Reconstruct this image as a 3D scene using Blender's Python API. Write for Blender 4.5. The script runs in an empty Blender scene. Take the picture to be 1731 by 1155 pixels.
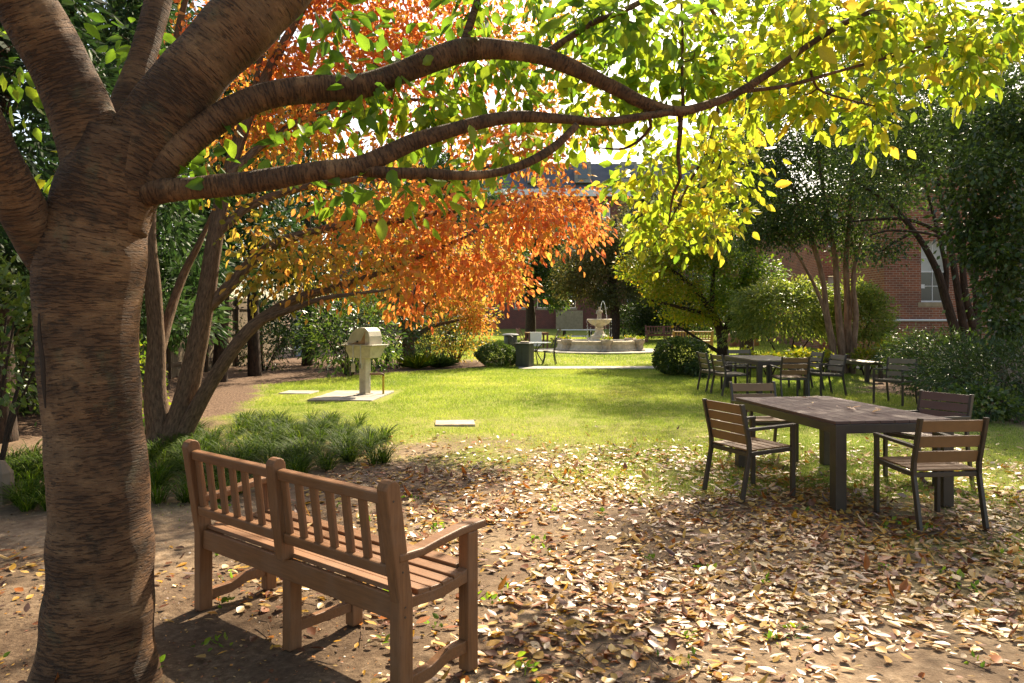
import bpy, math, random
import numpy as np
from mathutils import Vector, Matrix
R = math.radians
rng = np.random.default_rng(11)
random.seed(5)
S = bpy.context.scene
C = S.collection

# ------------------------------------------------------------------ camera, sky, sun
FP, CX, HY, EYE = 1280., 865.5, 538., 1.56          # focal length and horizon in photo pixels, eye height
cd = bpy.data.cameras.new('camera'); cam = bpy.data.objects.new('camera', cd); C.objects.link(cam)
cam.location = (0, 0, EYE); cam.rotation_euler = (R(90), 0, 0)
cd.sensor_width = 36; cd.lens = FP / 1731 * 36; cd.shift_y = -(577.5 - HY) / 1731
cd.clip_start = .05; cd.clip_end = 2000
S.camera = cam
SUN_AZ, SUN_EL = 24., 42.                           # degrees right of the view direction, above the horizon
w = bpy.data.worlds.new('World'); S.world = w; w.use_nodes = True
nt = w.node_tree; bg = nt.nodes['Background']
sky = nt.nodes.new('ShaderNodeTexSky'); sky.sky_type = 'NISHITA'; sky.sun_disc = False
sky.sun_elevation = R(SUN_EL); sky.sun_rotation = R(SUN_AZ); sky.dust_density = 2.5; sky.air_density = 1.0; sky.ozone_density = 1.0
nt.links.new(sky.outputs[0], bg.inputs[0]); bg.inputs[1].default_value = .125
sd = bpy.data.lights.new('sun', 'SUN'); sun = bpy.data.objects.new('sun', sd); C.objects.link(sun)
sd.energy = 5.0; sd.angle = R(.55); sd.color = (1, .93, .80)
Ls = Vector((math.sin(R(SUN_AZ)) * math.cos(R(SUN_EL)), math.cos(R(SUN_AZ)) * math.cos(R(SUN_EL)), math.sin(R(SUN_EL))))
sun.rotation_euler = Ls.to_track_quat('Z', 'Y').to_euler(); sun.location = (6, 14, 20)
S.view_settings.view_transform = 'Standard'; S.view_settings.look = 'None'
S.view_settings.exposure = 1.5; S.view_settings.gamma = 1; S.view_settings.use_curve_mapping = False
S.view_settings.use_white_balance = True; S.view_settings.white_balance_temperature = 7600; S.view_settings.white_balance_tint = 10
S.render.engine = 'CYCLES'
cy = S.cycles
cy.use_denoising = True; cy.max_bounces = 7; cy.diffuse_bounces = 4; cy.glossy_bounces = 2
cy.transmission_bounces = 5; cy.transparent_max_bounces = 4; cy.sample_clamp_indirect = 6

# ------------------------------------------------------------------ positions
def gz(y):
    s = y - 26.
    return .0095 * (s + math.sqrt(s * s + 12)) - .003
def P(px, py, Y):
    return np.array(((px - CX) / FP * Y, Y, EYE - (py - HY) / FP * Y))
def G(px, py):
    a, b = 1., 300.
    for _ in range(50):
        m = (a + b) / 2
        if EYE - (py - HY) / FP * m > gz(m): a = m
        else: b = m
    return np.array(((px - CX) / FP * a, a, gz(a)))
def PX(p):
    return CX + p[0] / p[1] * FP, HY - (p[2] - EYE) / p[1] * FP

# ------------------------------------------------------------------ objects
def tag(o, label=None, cat=None, group=None, kind=None):
    if label: o['label'] = label
    if cat: o['category'] = cat
    if group: o['group'] = group
    if kind: o['kind'] = kind
    return o
def link(name, me, parent=None, mat=None):
    o = bpy.data.objects.new(name, me); C.objects.link(o)
    if parent: o.parent = parent
    if mat: me.materials.append(mat)
    return o
def empty(name, loc, rz=0., label=None, cat=None, group=None):
    o = bpy.data.objects.new(name, None); C.objects.link(o)
    o.location = loc; o.rotation_euler = (0, 0, rz); o.empty_display_size = .1
    return tag(o, label, cat, group)
def copy_tree(o, parent=None):
    c = o.copy(); C.objects.link(c)
    if parent: c.parent = parent
    for ch in o.children: copy_tree(ch, c)
    return c
def np_mesh(name, v, f, rnd=None, smooth=False):
    v = np.asarray(v, np.float32); f = np.asarray(f, np.int32); k = f.shape[1]
    me = bpy.data.meshes.new(name)
    me.vertices.add(len(v)); me.vertices.foreach_set('co', v.ravel())
    me.loops.add(f.size); me.loops.foreach_set('vertex_index', f.ravel())
    me.polygons.add(len(f)); me.polygons.foreach_set('loop_start', np.arange(0, f.size, k, dtype=np.int32))
    if smooth: me.polygons.foreach_set('use_smooth', np.ones(len(f), bool))
    me.update(calc_edges=True)
    if rnd is not None:
        a = me.attributes.new('rnd', 'FLOAT', 'POINT'); a.data.foreach_set('value', np.asarray(rnd, np.float32))
    return me

class MB:
    """collects boxes, bars, tubes and lathes into one mesh"""
    def __init__(s): s.v = []; s.f = []; s.uv = []; s.n = 0
    def add(s, v, f, uv=None):
        b = s.n
        s.v.extend([tuple(map(float, p)) for p in v]); s.n += len(v)
        for i, q in enumerate(f):
            s.f.append(tuple(b + j for j in q))
            s.uv.append(uv[i] if uv else [(0, 0)] * len(q))
        return s
    def box(s, c, d, m=None):
        x, y, z = d[0] / 2, d[1] / 2, d[2] / 2
        v = [Vector((a * x, b * y, e * z)) for e in (-1, 1) for a, b in ((-1, -1), (1, -1), (1, 1), (-1, 1))]
        if m is not None: v = [m @ p for p in v]
        c = Vector(c)
        return s.add([p + c for p in v], [(3, 2, 1, 0), (4, 5, 6, 7), (0, 1, 5, 4), (1, 2, 6, 5), (2, 3, 7, 6), (3, 0, 4, 7)])
    def bar(s, a, b, wd, th, up=(0, 0, 1)):
        a, b = Vector(a), Vector(b); d = b - a; L = d.length; z = d.normalized()
        x = Vector(up).cross(z)
        if x.length < 1e-4: x = Vector((1, 0, 0))
        x.normalize(); y = z.cross(x)
        return s.box((a + b) / 2, (wd, th, L), Matrix((x, y, z)).transposed())
    def tube(s, pts, rad, n=8, cap=True, ref=(0, 1, 0), noise=0., closed=False):
        pts = [Vector(p) for p in pts]; m = len(pts)
        rad = [rad] * m if np.isscalar(rad) else list(rad)
        u = None; rings = []; ln = 0.
        V = []; vv = []
        for i, p in enumerate(pts):
            t = (pts[min(i + 1, m - 1)] - pts[max(i - 1, 0)])
            if t.length < 1e-9: t = Vector((0, 0, 1))
            t.normalize()
            if i: ln += (p - pts[i - 1]).length
            if u is None: u = Vector(ref)
            u = u - t * u.dot(t)
            if u.length < 1e-4: u = t.orthogonal()
            u.normalize(); wv = t.cross(u)
            for k in range(n):
                a = 2 * math.pi * k / n
                r = rad[i]
                if noise: r *= 1 + noise * random.uniform(-1, 1)
                V.append(p + (u * math.cos(a) + wv * math.sin(a)) * r)
            vv.append(ln)
        F = []; U = []
        r0 = max(rad)
        for i in range(m - 1):
            for k in range(n):
                k2 = (k + 1) % n
                F.append((i * n + k, i * n + k2, (i + 1) * n + k2, (i + 1) * n + k))
                c = 2 * math.pi * r0 / n
                U.append([(k * c, vv[i]), ((k + 1) * c, vv[i]), ((k + 1) * c, vv[i + 1]), (k * c, vv[i + 1])])
        if cap:
            F.append(tuple(range(n - 1, -1, -1))); U.append([(0, 0)] * n)
            F.append(tuple((m - 1) * n + k for k in range(n))); U.append([(0, 0)] * n)
        return s.add(V, F, U)
    def lathe(s, prof, n=24, c=(0, 0, 0), wob=None):
        V = []; F = []
        for i, (r, z) in enumerate(prof):
            for k in range(n):
                a = 2 * math.pi * k / n; q = r * (wob(a, i) if wob else 1)
                V.append((c[0] + q * math.cos(a), c[1] + q * math.sin(a), c[2] + z))
        for i in range(len(prof) - 1):
            for k in range(n):
                F.append((i * n + k, i * n + (k + 1) % n, (i + 1) * n + (k + 1) % n, (i + 1) * n + k))
        F.append(tuple(range(n - 1, -1, -1))); F.append(tuple((len(prof) - 1) * n + k for k in range(n)))
        return s.add(V, F)
    def prism(s, poly, h0, h1, axis='z'):
        n = len(poly)
        if axis == 'z': V = [(x, y, h) for h in (h0, h1) for x, y in poly]
        elif axis == 'y': V = [(x, h, y) for h in (h0, h1) for x, y in poly]
        else: V = [(h, x, y) for h in (h0, h1) for x, y in poly]
        F = [tuple(range(n - 1, -1, -1)), tuple(range(n, 2 * n))] + [(k, (k + 1) % n, n + (k + 1) % n, n + k) for k in range(n)]
        return s.add(V, F)
    def build(s, name, mat, parent=None, off=(0, 0, 0), smooth=False, bevel=0., uv=False, seg=2):
        me = bpy.data.meshes.new(name)
        ox, oy, oz = off
        me.from_pydata([(x - ox, y - oy, z - oz) for x, y, z in s.v], [], s.f)
        if uv:
            l = me.uv_layers.new(name='UVMap')
            l.data.foreach_set('uv', np.array([c for q in s.uv for p in q for c in p], np.float32))
        if smooth: me.polygons.foreach_set('use_smooth', np.ones(len(me.polygons), bool))
        me.update()
        o = link(name, me, parent, mat)
        if bevel:
            b = o.modifiers.new('bevel', 'BEVEL'); b.width = bevel; b.segments = seg; b.limit_method = 'ANGLE'
        return o
def B(name, c, d, mat, parent, m=None, bevel=.004):
    return MB().box(c, d, m).build(name, mat, parent, bevel=bevel)

# ------------------------------------------------------------------ materials
class NT:
    def __init__(s, name, rough=.7, spec=.35):
        s.m = bpy.data.materials.new(name); s.m.use_nodes = True; s.t = s.m.node_tree
        s.b = s.t.nodes['Principled BSDF']; s.out = s.t.nodes['Material Output']
        s.b.inputs['Roughness'].default_value = rough; s.b.inputs['Specular IOR Level'].default_value = spec
    def n(s, k, **kw):
        x = s.t.nodes.new(k)
        for a, v in kw.items(): setattr(x, a, v)
        return x
    def l(s, a, b): s.t.links.new(a, b)
    def coord(s, kind='Object', scale=(1, 1, 1), rot=(0, 0, 0)):
        c = s.n('ShaderNodeTexCoord'); m = s.n('ShaderNodeMapping')
        m.inputs['Scale'].default_value = scale; m.inputs['Rotation'].default_value = rot
        s.l(c.outputs[kind], m.inputs[0]); return m.outputs[0]
    def noise(s, vec, scale=5., detail=4., rough=.6, dist=0.):
        x = s.n('ShaderNodeTexNoise'); x.inputs['Scale'].default_value = scale; x.inputs['Detail'].default_value = detail
        x.inputs['Roughness'].default_value = rough; x.inputs['Distortion'].default_value = dist
        if vec is not None: s.l(vec, x.inputs['Vector'])
        return x.outputs['Fac']
    def attr(s, name, out='Fac'):
        a = s.n('ShaderNodeAttribute'); a.attribute_name = name; return a.outputs[out]
    def ramp(s, fac, stops, interp='LINEAR'):
        x = s.n('ShaderNodeValToRGB'); e = x.color_ramp.elements; x.color_ramp.interpolation = interp
        while len(e) < len(stops): e.new(.5)
        for i, (p, c) in enumerate(stops):
            e[i].position = p; e[i].color = (*c, 1) if len(c) == 3 else c
        s.l(fac, x.inputs[0]); return x.outputs[0]
    def gray(s, fac, a, b): return s.ramp(fac, [(a, (0, 0, 0)), (b, (1, 1, 1))])
    def mix(s, fac, a, b, mode='MIX'):
        x = s.n('ShaderNodeMix'); x.data_type = 'RGBA'; x.blend_type = mode
        for v, i in ((fac, 0), (a, 6), (b, 7)):
            if isinstance(v, (int, float)): x.inputs[i].default_value = v
            elif isinstance(v, tuple): x.inputs[i].default_value = (*v, 1)
            else: s.l(v, x.inputs[i])
        return x.outputs[2]
    def bump(s, h, strength=.5, dist=.01, prev=None):
        x = s.n('ShaderNodeBump'); x.inputs['Strength'].default_value = strength; x.inputs['Distance'].default_value = dist
        s.l(h, x.inputs['Height'])
        if prev: s.l(prev, x.inputs['Normal'])
        s.l(x.outputs[0], s.b.inputs['Normal']); return x.outputs[0]
    def col(s, c):
        if isinstance(c, tuple): s.b.inputs['Base Color'].default_value = (*c, 1)
        else: s.l(c, s.b.inputs['Base Color'])
        return s.m

def leaf_mat(name, stops, trans=.45, rough=.45, boost=1.5, spec=.35, veins=True):
    t = NT(name, rough, spec)
    c = t.ramp(t.attr('rnd'), stops)
    if veins:
        n = t.noise(t.coord('Object'), 35., 3.)
        c = t.mix(t.gray(n, .35, .7), c, t.mix(.35, c, (.02, .02, .005)), 'MIX')
    t.col(c)
    tr = t.n('ShaderNodeBsdfTranslucent'); t.l(t.mix(1., c, (boost, boost, boost * .75), 'MULTIPLY'), tr.inputs[0])
    ms = t.n('ShaderNodeMixShader'); ms.inputs[0].default_value = trans
    t.l(t.b.outputs[0], ms.inputs[1]); t.l(tr.outputs[0], ms.inputs[2]); t.l(ms.outputs[0], t.out.inputs[0])
    return t.m

def bark_cherry():
    t = NT('cherry_bark', .75, .25)
    uv = t.n('ShaderNodeTexCoord').outputs['UV']
    def mp(sx, sy):
        m = t.n('ShaderNodeMapping'); m.inputs['Scale'].default_value = (sx, sy, 1); t.l(uv, m.inputs[0]); return m.outputs[0]
    big = t.noise(mp(2.2, 2.6), 1., 5., .62)
    st0 = t.noise(mp(13, 105), 1., 3., .55, .5)
    ad = t.n('ShaderNodeMath', operation='MULTIPLY_ADD'); t.l(big, ad.inputs[0]); ad.inputs[1].default_value = .55; t.l(st0, ad.inputs[2])
    sb_ = t.n('ShaderNodeMath', operation='SUBTRACT'); t.l(ad.outputs[0], sb_.inputs[0]); sb_.inputs[1].default_value = .275; st = sb_.outputs[0]
    st2 = t.noise(mp(30, 120), 1., 4., .7, .2)
    blot = t.noise(mp(5, 6.5), 1.3, 6., .7)
    base = t.ramp(big, [(.30, (.090, .040, .016)), (.5, (.19, .09, .038)), (.70, (.38, .215, .105))])
    c = t.mix(t.gray(st2, .25, .75), t.mix(.45, base, (.06, .03, .016)), base)
    d = t.gray(st, .37, .46)
    c = t.mix(d, t.mix(.72, base, (.035, .017, .010)), c)
    c = t.mix(t.gray(blot, .54, .66), c, t.mix(.72, c, (.035, .026, .016)))
    c = t.mix(t.gray(t.noise(mp(1.6, 3.2), 1.1, 4., .6), .45, .7), c, t.mix(.55, c, (.03, .017, .010)))
    band = t.noise(mp(.7, 16), 1., 4., .6)
    c = t.mix(t.gray(band, .42, .62), t.mix(.5, c, (.045, .022, .012)), c)
    moss = t.noise(mp(3.4, 3.0), 1., 6., .75)
    c = t.mix(t.gray(moss, .56, .68), c, t.mix(.5, c, (.085, .085, .045)))
    h = t.mix(.4, t.mix(.35, d, band), st2)
    t.bump(h, 1., .02)
    return t.col(c)
def bark(name, dark, light, sc=(10, 3)):
    t = NT(name, .85, .2)
    uv = t.n('ShaderNodeTexCoord').outputs['UV']
    m = t.n('ShaderNodeMapping'); m.inputs['Scale'].default_value = (sc[0], sc[1], 1); t.l(uv, m.inputs[0])
    f = t.noise(m.outputs[0], 2.2, 6., .65, .4)
    t.bump(f, .9, .02)
    return t.col(t.ramp(f, [(.32, dark), (.66, light)]))
def plain(name, c, rough=.6, var=.25, scale=8., bump=.15, spec=.35, metal=0., stretch=(1, 1, 1)):
    t = NT(name, rough, spec)
    v = t.coord('Object', stretch)
    f = t.noise(v, scale, 5., .6)
    d = tuple(x * (1 - var) for x in c); l = tuple(min(1, x * (1 + var)) for x in c)
    t.b.inputs['Metallic'].default_value = metal
    if bump: t.bump(t.noise(v, scale * 8, 3.), bump, .004)
    return t.col(t.ramp(f, [(.3, d), (.7, l)]))

M = {}
M['cherry_bark'] = bark_cherry()
M['dog_bark'] = bark('dogwood_bark', (.05, .030, .018), (.19, .118, .072), (14, 5))
M['grey_bark'] = bark('grey_bark', (.10, .085, .07), (.30, .26, .21), (12, 4))
M['dark_bark'] = bark('dark_bark', (.018, .012, .009), (.07, .045, .03), (10, 3))
M['myrtle_bark'] = bark('myrtle_bark', (.11, .06, .035), (.30, .19, .12), (5, 1.5))
M['cherry_leaf'] = leaf_mat('cherry_leaf', [(0, (.045, .11, .015)), (.35, (.13, .24, .025)), (.68, (.29, .36, .035)), (.88, (.50, .41, .05)), (1, (.52, .24, .05))], .58, .4, 1.6)
M['dog_leaf'] = leaf_mat('dogwood_leaf', [(0, (.10, .15, .02)), (.25, (.36, .29, .05)), (.5, (.60, .27, .07)), (.78, (.62, .18, .07)), (1, (.46, .09, .05))], .6, .45, 1.45)
M['yellow_leaf'] = leaf_mat('yellow_green_leaf', [(0, (.03, .08, .012)), (.4, (.10, .19, .018)), (.75, (.28, .29, .02)), (1, (.38, .20, .03))], .5, .5, 1.5)
M['dark_leaf'] = leaf_mat('dark_green_leaf', [(0, (.024, .05, .011)), (.5, (.06, .108, .021)), (.85, (.11, .165, .03)), (1, (.19, .22, .04))], .45, .38, 1.4, .5)
M['mid_leaf'] = leaf_mat('mid_green_leaf', [(0, (.02, .05, .012)), (.5, (.05, .10, .02)), (1, (.13, .19, .03))], .42, .4, 1.5, .5)
M['rhodo'] = leaf_mat('sunny_rhododendron_leaf', [(0, (.06, .11, .02)), (.5, (.17, .24, .04)), (1, (.36, .38, .08))], .45, .42, 1.4, .5)  # brighter take on the mid-green leaf, sunlight put into its colour
M['conifer'] = leaf_mat('conifer_spray', [(0, (.012, .03, .012)), (.5, (.03, .075, .025)), (1, (.07, .13, .04))], .3, .6, 1.4, .2)
M['dull_leaf'] = leaf_mat('dull_autumn_leaf', [(0, (.05, .07, .03)), (.5, (.12, .12, .04)), (1, (.22, .16, .05))], .4, .6, 1.4, .2)
M['grass'] = leaf_mat('grass_blade', [(0, (.11, .18, .03)), (.5, (.27, .34, .06)), (.85, (.43, .43, .11)), (1, (.54, .47, .22))], .5, .55, 1.35, .2, False)
M['liriope'] = leaf_mat('liriope_blade', [(0, (.016, .036, .003)), (.6, (.045, .09, .006)), (1, (.14, .18, .02))], .4, .6, 1.5, .15, False)
M['fallen'] = leaf_mat('fallen_leaf', [(0, (.07, .028, .018)), (.2, (.19, .065, .03)), (.36, (.38, .115, .025)), (.52, (.56, .27, .025)), (.70, (.52, .31, .06)), (.86, (.50, .34, .15)), (1, (.50, .36, .25))], .25, .42, 1.2, .5)
def wood(name, c, stretch):
    t = NT(name, .55, .35); v = t.coord('Object', stretch)
    f = t.noise(v, 3., 6., .65, .4); g = t.noise(t.coord('Object'), 5., 4., .6); k = t.noise(t.coord('Object'), 60., 3., .7)
    a = t.ramp(f, [(.3, tuple(x * .72 for x in c)), (.5, c), (.72, tuple(x * 1.25 for x in c))])
    a = t.mix(t.gray(g, .45, .75), a, t.mix(.4, a, (.20, .13, .085))); a = t.mix(t.gray(k, .62, .74), a, t.mix(.4, a, (.03, .02, .015)))
    t.bump(f, .35, .004); return t.col(a)
M['bench'] = wood('bench_wood', (.18, .078, .030), (2, 28, 28)); M['bench_v'] = wood('bench_upright_wood', (.18, .078, .030), (28, 28, 2))
M['slat'] = plain('brown_slat', (.20, .105, .045), .5, .14, 6., .15, .4, 0, (1, 1, 1))
M['slat_plum'] = plain('plum_brown_slat', (.12, .066, .055), .5, .14, 6., .15, .4)
M['slat_grey'] = plain('grey_brown_slat', (.17, .13, .08), .5, .14, 6., .15, .4)
M['table_top'] = plain('plum_brown_plank', (.10, .056, .046), .6, .2, 5., .15, .3)
M['table_top2'] = plain('grey_brown_plank', (.16, .12, .08), .42, .2, 5., .15, .5)
M['frame'] = plain('dark_bronze_metal', (.045, .032, .022), .45, .2, 12., .1, .5)
M['black_iron'] = plain('black_iron', (.02, .02, .02), .5, .2, 20., .1, .5)
M['concrete'] = plain('concrete', (.30, .275, .23), .85, .35, 3., .5, .2)
M['stone'] = plain('fountain_stone', (.50, .42, .30), .8, .22, 6., .4, .25)
M['stone_dark'] = plain('weathered_stone', (.38, .31, .23), .85, .3, 7., .5, .2)
M['putty'] = plain('putty_paint', (.44, .40, .30), .55, .3, 5., .1, .4)
M['rust'] = plain('heat_stained_steel', (.33, .20, .10), .6, .35, 9., .2, .4)
M['steel'] = plain('brushed_steel', (.5, .5, .5), .3, .1, 20., .05, .5, .9)
M['yellow_pipe'] = plain('yellow_paint', (.45, .30, .035), .5, .2, 15., .1, .4)
M['rust_pipe'] = plain('brown_pipe', (.16, .085, .045), .6, .25, 15., .2, .3)
M['bin'] = plain('bin_green', (.055, .062, .045), .55, .18, 6., .15, .35)
M['fence'] = plain('fence_wood', (.20, .155, .105), .85, .3, 3., .4, .15, 0, (6, 6, .7))
M['fence_rail'] = plain('fence_rail_wood', (.16, .12, .085), .85, .3, 3., .4, .15)
M['white'] = plain('white_paint', (.72, .70, .66), .5, .06, 6., .05, .35)
M['blue'] = plain('pale_blue_paint', (.38, .47, .62), .5, .1, 6., .05, .35)
M['sill'] = plain('sandstone', (.36, .27, .16), .85, .2, 6., .4, .2)
M['slate'] = plain('slate', (.10, .105, .12), .7, .2, 2., .3, .3)
M['tan_wood'] = plain('tan_wood', (.42, .24, .08), .55, .15, 6., .15, .3)
M['red_wood'] = plain('red_brown_wood', (.22, .10, .075), .6, .15, 6., .15, .3)
M['glass_top'] = plain('frosted_glass', (.45, .50, .52), .15, .05, 6., 0, .6)
M['towel'] = plain('towel_cloth', (.75, .73, .66), .9, .05, 20., .3, .1)
M['pane'] = plain('window_pane', (.035, .042, .05), .08, .1, 3., 0, .8)
M['blind'] = plain('window_blind', (.50, .50, .44), .7, .1, 3., .05, .3)
def brick_mat(name, c1, c2, mortar, scale=1., dark=.35):
    t = NT(name, .85, .2)
    g = t.n('ShaderNodeNewGeometry'); sp = t.n('ShaderNodeSeparateXYZ'); t.l(g.outputs['Position'], sp.inputs[0])
    ad = t.n('ShaderNodeMath', operation='ADD'); t.l(sp.outputs[0], ad.inputs[0]); t.l(sp.outputs[1], ad.inputs[1])
    cb = t.n('ShaderNodeCombineXYZ'); t.l(ad.outputs[0], cb.inputs[0]); t.l(sp.outputs[2], cb.inputs[1])
    br = t.n('ShaderNodeTexBrick'); t.l(cb.outputs[0], br.inputs['Vector'])
    br.inputs['Scale'].default_value = scale; br.inputs['Brick Width'].default_value = .215; br.inputs['Row Height'].default_value = .076
    br.inputs['Mortar Size'].default_value = .008; br.inputs['Mortar Smooth'].default_value = .3; br.inputs['Bias'].default_value = -.1
    br.inputs['Color1'].default_value = (*c1, 1); br.inputs['Color2'].default_value = (*c2, 1); br.inputs['Mortar'].default_value = (*mortar, 1)
    n = t.noise(cb.outputs[0], 1.1, 5., .6)
    c = t.mix(t.gray(n, .35, .72), br.outputs[0], t.mix(.5, br.outputs[0], (.09, .06, .05)))
    t.bump(br.outputs['Fac'], -.6, .008)
    return t.col(c)
M['brick'] = brick_mat('red_brick', (.36, .115, .055), (.22, .075, .045), (.42, .33, .24))
M['brick_far'] = brick_mat('deep_red_brick', (.24, .065, .045), (.17, .05, .035), (.22, .13, .10))
def water_mat(name, c, rough=.05):
    t = NT(name, rough, .5); t.b.inputs['Transmission Weight'].default_value = .6; t.b.inputs['IOR'].default_value = 1.33
    return t.col(c)
M['water'] = water_mat('pool_water', (.35, .40, .36))
M['spray'] = water_mat('falling_water', (.95, .97, 1.), .15)

def vnoise(x, y, s, seed=0):
    r = np.random.default_rng(seed).random((64, 64))
    x = np.asarray(x) / s; y = np.asarray(y) / s
    i = np.floor(x).astype(int); j = np.floor(y).astype(int); u = x - i; v = y - j
    u = u * u * (3 - 2 * u); v = v * v * (3 - 2 * v)
    g = lambda a, b: r[a % 64, b % 64]
    return (g(i, j) * (1 - u) + g(i + 1, j) * u) * (1 - v) + (g(i, j + 1) * (1 - u) + g(i + 1, j + 1) * u) * v
def sst(x, a, b):
    t = np.clip((x - a) / (b - a), 0, 1); return t * t * (3 - 2 * t)

# ------------------------------------------------------------------ ground
def zones(x, y):
    """grass weight and mulch weight at ground positions"""
    x = np.asarray(x, float); y = np.asarray(y, float)
    n = vnoise(x + 50, y + 50, 1.1, 1) * .6 + vnoise(x + 50, y + 50, .4, 2) * .4
    yf = np.interp(x, [-4, -2, -1, 0, 1, 2, 3, 5, 8], [9.2, 9.4, 9.2, 8.6, 7.6, 6.7, 6.1, 5.8, 5.8])
    gfront = .80 * sst(y + (n - .5) * 3.2, yf - 1.3, yf + 1.6) + .20 * sst(y + (n - .5) * 3.5, yf - 3.6, yf - .5) * sst(n, .35, .6)
    gfront = np.where(y > 12, 1, gfront)
    xl = np.interp(y, [5, 9, 11, 14, 17, 19, 60], [-2.6, -3.6, -4.2, -4.9, -5.5, -5.9, -5.9])
    gleft = sst(x + (n - .5) * .9, xl - .25, xl + .35)
    yb = np.interp(x, [-6, -5.6, -3.57, -.66, .2, 1], [18, 18.2, 21.3, 23.9, 25, 90])
    back = sst(y + (n - .5) * .8, yb - .3, yb + .3) * (1 - sst(y, 27, 28))
    xr = np.interp(y, [5, 7, 10, 12, 16, 18, 21, 25, 60], [9, 7.2, 6.9, 7.3, 7.5, 8.2, 9.5, 60, 60])
    right = sst(x + (n - .5) * 1.2, xr - .3, xr + .5)
    lawn = gleft * (1 - back) * (1 - right)
    mul = np.clip((1 - gleft) * sst(y, 8.5, 10.5) + back * gleft + right * sst(y, 7, 9), 0, 1)
    return lawn * gfront, mul
def axis(lo, hi, a, b, st):
    left = -np.geomspace(.3, a - lo, 22)[::-1] + a; right = np.geomspace(.3, hi - b, 22) + b
    return np.concatenate((left, np.arange(a, b + st / 2, st), right))
xs = axis(-320, 320, -9, 9, .11); ys = axis(-120, 420, 2.2, 25, .11)
gx, gy = np.meshgrid(xs, ys, indexing='ij')
gv = vnoise(gx + 90, gy + 90, 1.3, 7) * .5 + vnoise(gx + 90, gy + 90, .35, 8) * .3 + vnoise(gx + 90, gy + 90, .16, 9) * .2
near = sst(26 - gy, 0, 4)
gzv = np.vectorize(gz)(gy) + (gv - .5) * .045 * near - .006
nx, ny = gx.shape
idx = np.arange(nx * ny).reshape(nx, ny)
fc = np.stack((idx[:-1, :-1], idx[1:, :-1], idx[1:, 1:], idx[:-1, 1:]), -1).reshape(-1, 4)
gme = np_mesh('ground', np.stack((gx, gy, gzv), -1).reshape(-1, 3), fc, smooth=True)
zg, zm = zones(gx.ravel(), gy.ravel())
za = gme.attributes.new('zone', 'FLOAT_COLOR', 'POINT')
za.data.foreach_set('color', np.stack((zg, zm, (sst(-gx, -.2, .7) * sst(5. - gy, 0, 1.2)).ravel(), zg * 0 + 1), -1).astype(np.float32).ravel())  # third channel marks soil painted darker as shade by bench and trunk
def ground_mat():
    t = NT('soil_and_turf', .95, .1)
    sep = t.n('ShaderNodeSeparateColor'); t.l(t.attr('zone', 'Color'), sep.inputs[0])
    v = t.coord('Object')
    n1 = t.noise(v, 1.2, 6., .65); n2 = t.noise(v, 14., 6., .7); n3 = t.noise(v, 90., 3., .6); n4 = t.noise(v, 30., 4., .7)
    dirt = t.ramp(n2, [(.3, (.13, .088, .055)), (.55, (.27, .19, .122)), (.75, (.40, .30, .205))])
    dirt = t.mix(t.gray(n1, .42, .62), t.mix(.55, dirt, (.07, .042, .028)), dirt)
    dirt = t.mix(t.mix(1., sep.outputs[2], t.gray(n4, .2, .6), 'MULTIPLY'), dirt, t.mix(.7, dirt, (.045, .026, .016)))  # shade near the bench mixed into the soil colour
    mulch = t.ramp(n4, [(.34, (.035, .02, .013)), (.5, (.115, .07, .045)), (.68, (.26, .18, .125))])
    turf = t.ramp(n2, [(.3, (.09, .12, .018)), (.55, (.20, .23, .035)), (.75, (.33, .30, .09))])
    turf = t.mix(t.gray(n1, .35, .7), turf, t.mix(.4, turf, (.26, .22, .08)))
    c = t.mix(sep.outputs[1], dirt, mulch); c = t.mix(sep.outputs[0], c, turf)
    b = t.bump(n2, .6, .03); t.bump(n3, .5, .012, b)
    return t.col(c)
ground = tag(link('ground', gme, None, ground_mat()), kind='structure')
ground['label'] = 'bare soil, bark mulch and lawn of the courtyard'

def ribbon(name, mat, left, right, z=.004, th=.03):
    v = [(x, y, gz(y) + z + .018) for x, y in left] + [(x, y, gz(y) + z + .018) for x, y in right]
    v += [(a, b, c - th - .02) for a, b, c in v]
    n = len(left); f = []
    for i in range(n - 1):
        f.append((i, n + i, n + i + 1, i + 1))
    k = 2 * n
    for i in range(n - 1):
        f.append((i, i + 1, k + i + 1, k + i)); f.append((n + i + 1, n + i, k + n + i, k + n + i + 1))
    f.append((0, k, k + n, n)); f.append((n - 1, 2 * n - 1, k + 2 * n - 1, k + n - 1))
    me = bpy.data.meshes.new(name); me.from_pydata(v, [], f); me.update()
    return link(name, me, None, mat)
pth = ribbon('path', M['concrete'], [(x, 22.9 + .03 * x) for x in np.linspace(.2, 14, 12)], [(x, 24.0 + .03 * x) for x in np.linspace(.2, 14, 12)])
tag(pth, 'pale concrete path crossing the lawn in front of the fountain', None, None, 'structure')

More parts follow.
